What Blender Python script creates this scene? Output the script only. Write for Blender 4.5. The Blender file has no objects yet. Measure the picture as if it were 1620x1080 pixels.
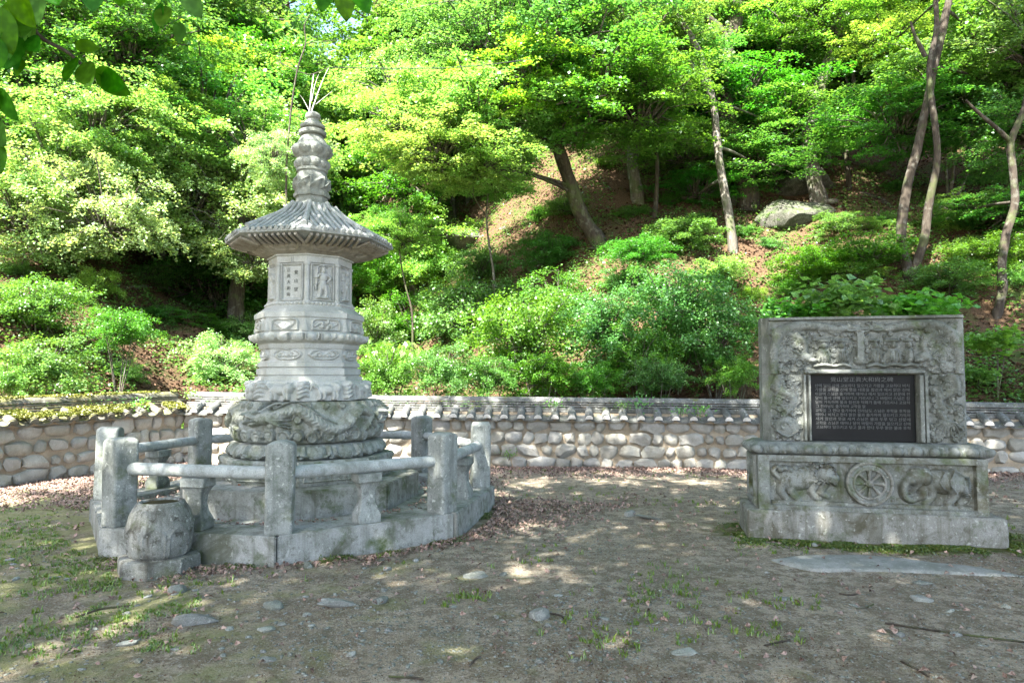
import bpy, bmesh, math, random
import numpy as np
from mathutils import Vector, Matrix, noise
random.seed(7); rng = np.random.default_rng(7)
sc = bpy.context.scene
R = math.radians
# ---------------------------------------------------------------- camera, sky, sun, exposure
EYE = 1.6; PITCH = R(2.915)
cd = bpy.data.cameras.new('camera'); cam = bpy.data.objects.new('camera', cd); sc.collection.objects.link(cam)
cam.location = (0, 0, EYE); cam.rotation_euler = (R(90) + PITCH, 0, 0)
cd.lens = 24; cd.sensor_width = 36; cd.clip_start = 0.05; cd.clip_end = 600
cd.dof.use_dof = True; cd.dof.focus_distance = 8.0; cd.dof.aperture_fstop = 11
sc.camera = cam
SUN_EL = R(50); SH = Vector((-0.5, -0.87, 0)).normalized()
SUN = Vector((SH.x * math.cos(SUN_EL), SH.y * math.cos(SUN_EL), math.sin(SUN_EL)))
w = bpy.data.worlds.new('World'); sc.world = w; w.use_nodes = True
nt = w.node_tree; bg = nt.nodes['Background']
sky = nt.nodes.new('ShaderNodeTexSky'); sky.sky_type = 'NISHITA'; sky.sun_disc = False
sky.dust_density = 2.0; sky.air_density = .9; sky.ozone_density = .8; sky.sun_elevation = SUN_EL; sky.sun_rotation = math.atan2(SUN.x, SUN.y) % (2 * math.pi)
nt.links.new(sky.outputs[0], bg.inputs[0]); bg.inputs[1].default_value = 0.115
sl = bpy.data.lights.new('sun', 'SUN'); sl.energy = 5.0; sl.angle = R(0.53); sl.color = (1.0, 0.95, 0.86)
so = bpy.data.objects.new('sun', sl); sc.collection.objects.link(so); so.location = (-20, -30, 40)
so.rotation_euler = SUN.to_track_quat('Z', 'Y').to_euler()
sc.view_settings.view_transform = 'Standard'; sc.view_settings.look = 'None'
sc.view_settings.exposure = 2.95; sc.view_settings.gamma = 1.0
try:
    sc.cycles.use_denoising = True
    sc.cycles.max_bounces = 7; sc.cycles.diffuse_bounces = 4; sc.cycles.transmission_bounces = 5
    sc.cycles.sample_clamp_indirect = 6.0
except Exception: pass

# ---------------------------------------------------------------- helpers
def at(px, py, Y):                      # photo pixel + distance -> point in the place
    yc = Y * math.cos(PITCH); t = math.tan(PITCH + math.atan((540 - py) / 1080.0))
    z = EYE + Y * t; yc = Y * math.cos(PITCH) + (z - EYE) * math.sin(PITCH)
    return Vector(((px - 810) / 1080.0 * yc, Y, z))
def on_ground(px, py, z=0.0):
    t = math.tan(PITCH + math.atan((540 - py) / 1080.0)); Y = (z - EYE) / t
    return at(px, py, Y)
def hill_hit(px, py):                    # distance at which the line of sight meets the slope
    Y = 12.6
    while Y < 70:
        p = at(px, py, Y)
        if p.z < gh(p.x, p.y): return Y
        Y += .08
    return 70
def link(o, parent=None):
    sc.collection.objects.link(o)
    if parent is not None: o.parent = parent
    return o
def tag(o, label=None, cat=None, group=None, kind=None):
    if label: o['label'] = label
    if cat: o['category'] = cat
    if group: o['group'] = group
    if kind: o['kind'] = kind
    return o
def thing(name, label, cat, loc=(0, 0, 0), rz=0.0, group=None):
    o = bpy.data.objects.new(name, None); o.empty_display_size = .1; link(o)
    o.location = loc; o.rotation_euler = (0, 0, rz)
    return tag(o, label, cat, group)
def mesh_np(name, V, F, mat, smooth=False):
    V = np.asarray(V, np.float32); F = np.asarray(F, np.int32)
    me = bpy.data.meshes.new(name); me.vertices.add(len(V)); me.vertices.foreach_set('co', V.ravel())
    k = F.shape[1]; me.loops.add(F.size); me.loops.foreach_set('vertex_index', F.ravel())
    me.polygons.add(len(F)); me.polygons.foreach_set('loop_start', np.arange(len(F), dtype=np.int32) * k)
    me.update(calc_edges=True)
    if smooth: me.polygons.foreach_set('use_smooth', np.ones(len(F), bool))
    if mat: me.materials.append(mat)
    return me
class MB:
    def __init__(s): s.V = []; s.F = []
    def add(s, V, F, M=None):
        b = len(s.V)
        for v in V:
            v = Vector(v); s.V.append(tuple(M @ v if M is not None else v))
        for f in F: s.F.append(tuple(i + b for i in f))
        return s
    def mesh(s, name, mat, ang=35):
        me = bpy.data.meshes.new(name); me.from_pydata(s.V, [], s.F)
        if ang:
            me.polygons.foreach_set('use_smooth', [True] * len(me.polygons)); me.update()
            me.set_sharp_from_angle(angle=R(ang))
        me.update(); me.materials.append(mat); return me
    def obj(s, name, mat, parent=None, ang=35, loc=None, rz=0):
        o = bpy.data.objects.new(name, s.mesh(name, mat, ang)); link(o, parent)
        if loc is not None: o.location = loc
        o.rotation_euler.z = rz
        return o
def inst(name, me, parent=None, loc=(0, 0, 0), rot=(0, 0, 0), scale=(1, 1, 1)):
    o = bpy.data.objects.new(name, me); link(o, parent); o.location = loc; o.rotation_euler = rot; o.scale = scale
    return o
def rbox(sx, sy, sz, bev=.01, seg=2, top=None, cuts=0):      # box on z=0, bevelled
    bm = bmesh.new(); bmesh.ops.create_cube(bm, size=1)
    for v in bm.verts:
        v.co.x *= sx; v.co.y *= sy; v.co.z = (v.co.z + .5) * sz
        if top and v.co.z > sz * .5: v.co.x *= top; v.co.y *= top
    if bev: bmesh.ops.bevel(bm, geom=bm.edges[:], offset=bev, segments=seg, affect='EDGES', profile=.5)
    if cuts: bmesh.ops.subdivide_edges(bm, edges=[e for e in bm.edges if e.calc_length() > .08], cuts=cuts, use_grid_fill=True)
    bm.verts.ensure_lookup_table()
    V = [v.co.copy() for v in bm.verts]; F = [[v.index for v in f.verts] for f in bm.faces]; bm.free(); return V, F
def tube(pts, rad, n=8, cap=True, wob=0.0, seed=0):
    pts = [Vector(p) for p in pts]; m = len(pts)
    if not hasattr(rad, '__len__'): rad = [rad] * m
    V = []; F = []; up = None
    for i, p in enumerate(pts):
        t = (pts[min(i + 1, m - 1)] - pts[max(i - 1, 0)]).normalized()
        if up is None: up = t.orthogonal().normalized()
        up = (up - t * up.dot(t)).normalized(); b = t.cross(up)
        for k in range(n):
            a = 2 * math.pi * k / n; r = rad[i]
            if wob: r *= 1 + wob * noise.noise(Vector((math.cos(a) * 1.5 + seed, math.sin(a) * 1.5, i * .45)))
            V.append(p + (up * math.cos(a) + b * math.sin(a)) * r)
    for i in range(m - 1):
        for k in range(n):
            F.append((i * n + k, i * n + (k + 1) % n, (i + 1) * n + (k + 1) % n, (i + 1) * n + k))
    if cap: F.append(tuple(range(n))[::-1]); F.append(tuple((m - 1) * n + k for k in range(n)))
    return V, F
def smoothline(P, n=6):
    P = [Vector(p) for p in P]; out = []
    for i in range(len(P) - 1):
        p0 = P[max(i - 1, 0)]; p1 = P[i]; p2 = P[i + 1]; p3 = P[min(i + 2, len(P) - 1)]
        for k in range(n):
            t = k / n
            out.append(.5 * ((2 * p1) + (p2 - p0) * t + (2 * p0 - 5 * p1 + 4 * p2 - p3) * t * t + (3 * p1 - p0 - 3 * p2 + p3) * t ** 3))
    out.append(P[-1]); return out

# ---------------------------------------------------------------- materials
class NT:
    def __init__(s, name):
        s.m = bpy.data.materials.new(name); s.m.use_nodes = True; s.t = s.m.node_tree; s.t.nodes.clear()
        s.out = s.n('ShaderNodeOutputMaterial')
    def n(s, typ, **kw):
        x = s.t.nodes.new(typ)
        for k, v in kw.items(): setattr(x, k, v)
        return x
    def l(s, a, b): s.t.links.new(a, b)
    def noise(s, vec, scale, detail=5, rough=.55, out='Fac', dist=0):
        x = s.n('ShaderNodeTexNoise'); x.inputs['Scale'].default_value = scale; x.inputs['Detail'].default_value = detail
        x.inputs['Roughness'].default_value = rough; x.inputs['Distortion'].default_value = dist; s.l(vec, x.inputs['Vector']); return x.outputs[out]
    def ramp(s, fac, a, b, ca=(0, 0, 0, 1), cb=(1, 1, 1, 1)):
        x = s.n('ShaderNodeValToRGB'); e = x.color_ramp.elements
        e[0].position = a; e[1].position = b; e[0].color = ca; e[1].color = cb; s.l(fac, x.inputs[0]); return x.outputs[0]
    def mix(s, fac, a, b, mode='MIX'):
        x = s.n('ShaderNodeMix', data_type='RGBA', blend_type=mode)
        for sock, val in ((x.inputs[0], fac), (x.inputs[6], a), (x.inputs[7], b)):
            if isinstance(val, (int, float)): sock.default_value = val
            elif isinstance(val, tuple): sock.default_value = val if len(val) == 4 else (*val, 1)
            else: s.l(val, sock)
        return x.outputs[2]
    def math(s, op, a, b=0.0, clamp=False):
        x = s.n('ShaderNodeMath', operation=op, use_clamp=clamp)
        for sock, val in ((x.inputs[0], a), (x.inputs[1], b)):
            if isinstance(val, (int, float)): sock.default_value = val
            else: s.l(val, sock)
        return x.outputs[0]
    def bump(s, h, strength=.5, dist=.01, normal=None):
        x = s.n('ShaderNodeBump'); x.inputs['Strength'].default_value = strength; x.inputs['Distance'].default_value = dist
        s.l(h, x.inputs['Height'])
        if normal is not None: s.l(normal, x.inputs['Normal'])
        return x.outputs[0]
    def principled(s, col, rough=.9, normal=None, spec=.25):
        x = s.n('ShaderNodeBsdfPrincipled')
        if isinstance(col, tuple): x.inputs['Base Color'].default_value = (*col, 1)
        else: s.l(col, x.inputs['Base Color'])
        if isinstance(rough, (int, float)): x.inputs['Roughness'].default_value = rough
        else: s.l(rough, x.inputs['Roughness'])
        x.inputs['Specular IOR Level'].default_value = spec
        if normal is not None: s.l(normal, x.inputs['Normal'])
        s.l(x.outputs[0], s.out.inputs[0]); return x
    def pos(s): return s.n('ShaderNodeNewGeometry').outputs['Position']
    def nz(s):
        g = s.n('ShaderNodeNewGeometry'); x = s.n('ShaderNodeSeparateXYZ'); s.l(g.outputs['Normal'], x.inputs[0]); return x.outputs[2]

def stone(name, c1, c2, stain=(.07, .075, .06), st_amt=.5, moss=(.07, .10, .03), moss_amt=.0, lichen=.3, bump=.35, st_scale=2.2, rand=0.0, topmoss=False, speck=.35):
    t = NT(name); p = t.pos()
    base = t.mix(t.ramp(t.noise(p, 5, 6), .35, .65), c1, c2)
    base = t.mix(t.ramp(t.noise(p, 130, 2), .3, .7), base, t.mix(1.0, base, (1 - speck,) * 3, 'MULTIPLY'))
    base = t.mix(t.math('MULTIPLY', t.ramp(t.noise(p, 260, 1), .6, .68), .35), base, (.6, .6, .58))
    s1 = t.math('MULTIPLY', t.ramp(t.noise(p, st_scale, 7, .65, dist=.6), .5 , .68), st_amt * 1.4, True)
    base = t.mix(s1, base, stain)
    s3 = t.math('MULTIPLY', t.ramp(t.noise(p, 13, 7, .75), .52, .64), st_amt * 1.0, True)
    base = t.mix(s3, base, stain)
    # rain streaks
    mp = t.n('ShaderNodeMapping'); mp.inputs['Scale'].default_value = (14, 14, 1.2); t.l(p, mp.inputs[0])
    s2 = t.math('MULTIPLY', t.ramp(t.noise(mp.outputs[0], 1, 4), .52, .75), st_amt, True)
    base = t.mix(s2, base, stain)
    if lichen: base = t.mix(t.math('MULTIPLY', t.ramp(t.noise(p, 23, 3, .6), .62, .68), lichen), base, (.5, .52, .47))
    if moss_amt:
        mm = t.ramp(t.noise(p, 3.1, 6, .65), .62 - .25 * moss_amt, .7)
        if topmoss: mm = t.math('MULTIPLY', mm, t.ramp(t.nz(), .1, .7))
        base = t.mix(mm, base, moss)
    if rand:
        oi = t.n('ShaderNodeObjectInfo'); hs = t.n('ShaderNodeHueSaturation')
        t.l(t.math('ADD', t.math('MULTIPLY', oi.outputs['Random'], rand), 1 - rand / 2), hs.inputs['Value'])
        wn = t.n('ShaderNodeTexWhiteNoise', noise_dimensions='1D'); t.l(oi.outputs['Random'], wn.inputs['W'])
        t.l(t.math('ADD', t.math('MULTIPLY', wn.outputs[0], rand * 1.6), 1 - rand), hs.inputs['Saturation'])
        t.l(base, hs.inputs['Color']); base = hs.outputs[0]
    h = t.math('ADD', t.math('MULTIPLY', t.noise(p, 14, 6, .7), 1.6), t.noise(p, 120, 3))
    t.principled(base, .88, t.bump(h, bump, .012))
    return t.m
def bark(name, c1, c2, lich=.2):
    t = NT(name); p = t.pos()
    mp = t.n('ShaderNodeMapping'); mp.inputs['Scale'].default_value = (9, 9, 1.6); t.l(p, mp.inputs[0])
    n1 = t.noise(mp.outputs[0], 1.6, 7, .7)
    c = t.mix(t.ramp(n1, .35, .65), c1, c2)
    c = t.mix(t.math('MULTIPLY', t.ramp(t.noise(p, 6, 5), .55, .62), lich), c, (.42, .44, .38))
    c = t.mix(t.math('MULTIPLY', t.ramp(t.noise(p, 2.2, 5), .52, .62), .5), c, (.07, .10, .03))
    t.principled(c, .95, t.bump(n1, .8, .03)); return t.m
def leaf(name, ca, cb, cc, trans=.45, tcol=1.6, gloss=.05):
    t = NT(name); p = t.pos(); oi = t.n('ShaderNodeObjectInfo')
    n1 = t.noise(p, 1.3, 3); n2 = t.noise(p, 40, 1)
    c = t.mix(t.ramp(n1, .35, .65), ca, cb)
    c = t.mix(t.ramp(n2, .45, .75), c, cc)
    hs = t.n('ShaderNodeHueSaturation'); t.l(c, hs.inputs['Color'])
    t.l(t.math('ADD', t.math('MULTIPLY', oi.outputs['Random'], .045), .480), hs.inputs['Hue']); wn = t.n('ShaderNodeTexWhiteNoise', noise_dimensions='1D'); t.l(oi.outputs['Random'], wn.inputs['W']); t.l(t.math('ADD', t.math('MULTIPLY', wn.outputs[0], .25), .90), hs.inputs['Saturation'])
    t.l(t.math('ADD', t.math('MULTIPLY', n2, .9), .55), hs.inputs['Value'])
    c = hs.outputs[0]
    d = t.n('ShaderNodeBsdfDiffuse'); t.l(c, d.inputs[0])
    tr = t.n('ShaderNodeBsdfTranslucent'); t.l(t.mix(1.0, c, (tcol * 1.15, tcol, tcol * .55), 'MULTIPLY'), tr.inputs[0])
    m1 = t.n('ShaderNodeMixShader'); m1.inputs[0].default_value = trans; t.l(d.outputs[0], m1.inputs[1]); t.l(tr.outputs[0], m1.inputs[2])
    g = t.n('ShaderNodeBsdfGlossy'); g.inputs['Roughness'].default_value = .45; g.inputs[0].default_value = (.9, .95, 1, 1)
    m2 = t.n('ShaderNodeMixShader'); m2.inputs[0].default_value = gloss; t.l(m1.outputs[0], m2.inputs[1]); t.l(g.outputs[0], m2.inputs[2])
    t.l(m2.outputs[0], t.out.inputs[0]); return t.m

M = {}
M['stupa'] = stone('granite_pale', (.47, .485, .465), (.385, .40, .38), (.26, .275, .235), .38, lichen=.15, bump=.25)
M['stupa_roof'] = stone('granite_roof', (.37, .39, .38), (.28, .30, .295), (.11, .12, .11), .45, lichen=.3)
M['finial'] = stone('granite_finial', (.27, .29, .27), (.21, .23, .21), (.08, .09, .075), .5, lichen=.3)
M['drum'] = stone('granite_mossy', (.35, .37, .34), (.24, .26, .23), (.085, .09, .06), .7, moss=(.07, .09, .035), moss_amt=.45, lichen=.35, st_scale=2.4, bump=.6)
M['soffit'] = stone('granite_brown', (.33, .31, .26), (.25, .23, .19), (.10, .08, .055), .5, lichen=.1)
M['slab'] = stone('granite_slab', (.34, .35, .33), (.24, .25, .23), (.085, .09, .065), .75, moss=(.05, .075, .02), moss_amt=.3, lichen=.3, bump=.5)
M['post'] = stone('granite_post', (.32, .34, .32), (.22, .24, .22), (.07, .08, .065), .65, moss=(.09, .11, .05), moss_amt=.25, lichen=.55, bump=.6)
M['rail'] = stone('granite_rail', (.42, .45, .44), (.33, .36, .35), (.13, .14, .12), .5, lichen=.3, bump=.4)
M['basin'] = stone('granite_basin', (.26, .27, .25), (.13, .135, .115), (.045, .042, .032), .9, moss=(.05, .065, .02), moss_amt=.3, lichen=.4, bump=.5, st_scale=3)
M['stele'] = stone('granite_stele', (.225, .24, .225), (.145, .158, .143), (.06, .066, .05), .6, moss=(.075, .10, .04), moss_amt=.3, lichen=.3, bump=.35)
M['stele_base'] = stone('granite_stele_base', (.235, .25, .232), (.145, .158, .138), (.065, .06, .035), .85, moss=(.055, .075, .02), moss_amt=.4, lichen=.3, bump=.4, st_scale=2.6)
M['footing'] = stone('granite_footing', (.29, .29, .265), (.19, .19, .165), (.08, .075, .05), .75, moss=(.05, .07, .02), moss_amt=.3, lichen=.4, bump=.7, st_scale=3.2)
M['wallstone'] = stone('fieldstone', (.385, .375, .335), (.285, .28, .245), (.20, .18, .14), .35, lichen=.2, bump=.7, rand=.32, speck=.25)
M['mortar'] = stone('clay_mortar', (.42, .35, .26), (.34, .28, .20), (.20, .16, .11), .4, lichen=.1, bump=.9)
M['tile'] = stone('grey_roof_tile', (.16, .165, .16), (.10, .105, .10), (.045, .05, .04), .5, moss=(.12, .13, .035), moss_amt=.15, lichen=.5, bump=.4, rand=.25, topmoss=True)
M['tile_mossy'] = stone('mossy_roof_tile', (.18, .17, .14), (.11, .11, .085), (.06, .055, .035), .5, moss=(.20, .20, .035), moss_amt=.75, lichen=.5, bump=.5, rand=.25, topmoss=True)
M['lime'] = stone('lime_plaster', (.80, .78, .74), (.70, .68, .64), (.35, .33, .29), .35, lichen=0, bump=.3)
M['rock'] = stone('outcrop_rock', (.13, .125, .105), (.075, .075, .06), (.04, .045, .03), .8, moss=(.045, .075, .018), moss_amt=.95, lichen=.25, bump=.9, topmoss=True)
M['pebble'] = stone('ground_stone', (.25, .265, .24), (.17, .185, .16), (.09, .09, .065), .4, lichen=.3, bump=.6, rand=.4)
M['palerock'] = stone('pale_bedrock', (.33, .33, .31), (.24, .25, .23), (.14, .15, .125), .5, lichen=.3, bump=.7)
M['clay'] = stone('red_clay', (.38, .16, .09), (.28, .11, .06), (.12, .06, .04), .3, lichen=.05)
M['bark'] = bark('dark_bark', (.028, .022, .017), (.07, .058, .045), .12)
M['bark_pale'] = bark('pale_bark', (.07, .062, .05), (.17, .155, .13), .35)
M['bark_white'] = bark('white_bark', (.40, .39, .37), (.58, .57, .55), .1)
M['bark_mid'] = bark('grey_bark', (.05, .043, .036), (.12, .105, .085), .25)
M['leaf_maple'] = leaf('maple_leaf', (.045, .145, .024), (.075, .20, .035), (.15, .28, .06), .48, 1.8)
M['leaf_yellow'] = leaf('spring_leaf', (.085, .24, .03), (.14, .32, .05), (.30, .46, .12), .5)
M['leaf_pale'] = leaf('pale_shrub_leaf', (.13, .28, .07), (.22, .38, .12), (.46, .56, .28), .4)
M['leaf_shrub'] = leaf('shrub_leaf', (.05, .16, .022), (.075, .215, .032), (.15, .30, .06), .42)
M['leaf_big'] = leaf('seedling_leaf', (.075, .22, .03), (.11, .30, .045), (.2, .40, .09), .5)
M['leaf_dark'] = leaf('forest_leaf', (.055, .16, .012), (.08, .20, .016), (.12, .25, .02), .5, 1.9)
M['leaf_near'] = leaf('near_leaf', (.026, .095, .008), (.036, .12, .01), (.05, .15, .014), .5, 1.9, .004)
M['grass'] = leaf('grass_blade', (.07, .14, .02), (.10, .18, .025), (.17, .22, .05), .35)
def litter(name, cols):
    t = NT(name); p = t.pos(); n1 = t.noise(p, 25, 1); n2 = t.noise(p, 60, 1)
    c = t.mix(t.ramp(n1, .4, .6), cols[0], cols[1]); c = t.mix(t.ramp(n2, .5, .6), c, cols[2])
    t.principled(c, .8, None, .3); return t.m
M['litter'] = litter('dead_leaves', ((.21, .145, .12), (.31, .225, .185), (.11, .065, .05)))
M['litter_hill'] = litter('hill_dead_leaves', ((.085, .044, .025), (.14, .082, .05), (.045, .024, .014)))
def solid(name, col, rough=.7, spec=.3):
    t = NT(name); t.principled(t.mix(t.ramp(t.noise(t.pos(), 30, 3), .3, .7), tuple(c * .85 for c in col), col), rough, None, spec); return t.m
M['black'] = solid('black_granite', (.008, .009, .010), .42, .12)
M['letters'] = solid('engraved_letters', (.095, .10, .10), .8)
M['cut'] = solid('engraved_shadow_grey', (.13, .14, .13), .9)
M['cable'] = solid('cable_rubber', (.03, .03, .03), .5)
M['opening_dark'] = solid('basin_opening_dark', (.045, .04, .022), .95, .02)  # brown for the disc in the bowl, darkened in place of shade

# ---------------------------------------------------------------- terrain
P0 = Vector((-6.05, 12.6)); P1 = Vector((5.5, 11.75)); P2 = Vector((13.5, 10.2)); PL = Vector((-9.8, 5.4))
def sdist(p, a, b):                      # + is outside the court
    d = (b - a).normalized(); return (p[0] - a.x) * (-d.y) + (p[1] - a.y) * d.x
def dwall(x, y):
    p = (x, y); return max(sdist(p, P0, P1), sdist(p, P1, P2), sdist(p, PL, P0))
def sm(a, b, x): t = min(max((x - a) / (b - a), 0), 1); return t * t * (3 - 2 * t)
def gh(x, y):
    d = dwall(x, y)
    n = noise.noise(Vector((x * .35, y * .35, 0))) * .05 + noise.noise(Vector((x * 1.3, y * 1.3, 3))) * .015 + noise.noise(Vector((x * 5, y * 5, 7))) * .006
    if d <= 0: return n * sm(0, .4, math.hypot(x, y) * .2)
    ax = -3.2 - .27 * (y - 12)
    q = x - ax
    m = .26 + .48 * sm(1.5, 10, q) + .34 * sm(1.5, 9, -q)
    m += .22 * sm(25, 70, d)
    hh = .3 * sm(.2, 1.2, d) + m * max(d - .6, 0) * (1 + .0 * d)
    hh += (noise.noise(Vector((x * .18, y * .18, 9))) * 1.0 + noise.noise(Vector((x * .6, y * .6, 5))) * .35 + noise.noise(Vector((x * 2.1, y * 2.1, 5))) * .09) * sm(.8, 6, d)
    if d > 75: hh -= (d - 75) * m * .8
    return hh + n * (1 - sm(0, 2, d))
def axis(segs):
    out = []
    for a, b, s in segs: out += list(np.arange(a, b, s))
    out.append(segs[-1][1]); return out
xs = axis([(-130, -40, 6), (-40, -12, .9), (-12, 12, .14), (12, 40, .9), (40, 130, 6)])
ys = axis([(-60, -6, 4), (-6, 2, .6), (2, 14, .12), (14, 30, .35), (30, 60, 1.0), (60, 150, 5)])
G = [(x, y, gh(x, y)) for y in ys for x in xs]; nx = len(xs)
Fg = []; Fh = []
for j in range(len(ys) - 1):
    for i in range(nx - 1):
        f = (j * nx + i, j * nx + i + 1, (j + 1) * nx + i + 1, (j + 1) * nx + i)
        (Fh if dwall(.5 * (xs[i] + xs[i + 1]), .5 * (ys[j] + ys[j + 1])) > .15 else Fg).append(f)
def sub(F):
    F = np.array(F); u, inv = np.unique(F, return_inverse=True); return np.array(G)[u], inv.reshape(F.shape)
# ground: damp dirt, gravel, moss
t = NT('court_dirt'); p = t.pos()
c = t.mix(t.ramp(t.noise(p, 1.1, 8, .6), .38, .62), (.29, .245, .18), (.42, .365, .285))
c = t.mix(t.ramp(t.noise(p, 7, 7, .75), .46, .56), c, (.195, .16, .115))
c = t.mix(t.math('MULTIPLY', t.ramp(t.noise(p, 3.2, 8, .75), .50, .60), .55), c, (.15, .14, .095))
c = t.mix(t.math('MULTIPLY', t.ramp(t.noise(p, 42, 4, .7), .52, .60), .6), c, (.13, .105, .075))
c = t.mix(t.math('MULTIPLY', t.ramp(t.noise(p, 60, 3), .58, .66), .8), c, (.42, .41, .38))
c = t.mix(t.math('MULTIPLY', t.ramp(t.noise(p, 85, 2), .60, .68), .7), c, (.13, .10, .07))
xyz = t.n('ShaderNodeSeparateXYZ'); t.l(p, xyz.inputs[0])
left = t.ramp(t.math('MULTIPLY_ADD', xyz.outputs[0], -.09), .10, .62)     # mossier towards the wall corner
def madd(t, a, m, b):
    x = t.n('ShaderNodeMath', operation='MULTIPLY_ADD'); t.l(a, x.inputs[0]); x.inputs[1].default_value = m; x.inputs[2].default_value = b; return x.outputs[0]
leftv = madd(t, xyz.outputs[0], -.10, .02)
gsel = t.math('ADD', t.noise(p, 1.7, 7, .65), t.math('MULTIPLY', t.math('MINIMUM', t.math('MAXIMUM', leftv, -.02), .42), .45))
c = t.mix(t.math('MULTIPLY', t.ramp(gsel, .57, .72), .75), c, t.mix(t.ramp(t.noise(p, 22, 4), .4, .6), (.19, .215, .08), (.25, .25, .12)))
def spotmask(t, p, cx, cy, rx, ry):      # mossy strip around the foot of the stele
    v = t.n('ShaderNodeMapping'); v.vector_type = 'TEXTURE'; v.inputs['Location'].default_value = (cx, cy, 0); v.inputs['Scale'].default_value = (rx, ry, 50)
    v.inputs['Rotation'].default_value = (0, 0, R(-11.4)); t.l(p, v.inputs[0])
    ln = t.n('ShaderNodeVectorMath', operation='LENGTH'); t.l(v.outputs[0], ln.inputs[0])
    return t.math('MULTIPLY', t.math('ADD', ln.outputs['Value'], t.math('MULTIPLY', t.noise(p, 6, 6, .7), .8)), .5)
mk = t.ramp(spotmask(t, p, 3.6, 6.85, 1.75, .75), .60, .68, (1, 1, 1, 1), (0, 0, 0, 1))
c = t.mix(mk, c, t.mix(t.ramp(t.noise(p, 14, 5), .4, .6), (.055, .085, .015), (.13, .115, .05)))
h = t.math('ADD', t.math('MULTIPLY', t.noise(p, 18, 8, .75), 2.0), t.noise(p, 90, 3, .6))
t.principled(c, .95, t.bump(h, .9, .028), .15); M['dirt'] = t.m
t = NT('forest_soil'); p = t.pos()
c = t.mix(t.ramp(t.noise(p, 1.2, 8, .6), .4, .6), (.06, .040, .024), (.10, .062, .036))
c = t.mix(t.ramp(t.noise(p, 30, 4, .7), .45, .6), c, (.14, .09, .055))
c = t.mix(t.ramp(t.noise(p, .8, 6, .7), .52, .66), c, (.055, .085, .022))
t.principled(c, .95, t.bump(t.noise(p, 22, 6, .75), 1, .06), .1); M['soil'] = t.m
for nm, F, mt in (('ground', Fg, 'dirt'), ('hillside', Fh, 'soil')):
    V_, F_ = sub(F); o = link(bpy.data.objects.new(nm, mesh_np(nm, V_, F_, M[mt], True))); tag(o, kind='structure')

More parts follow.
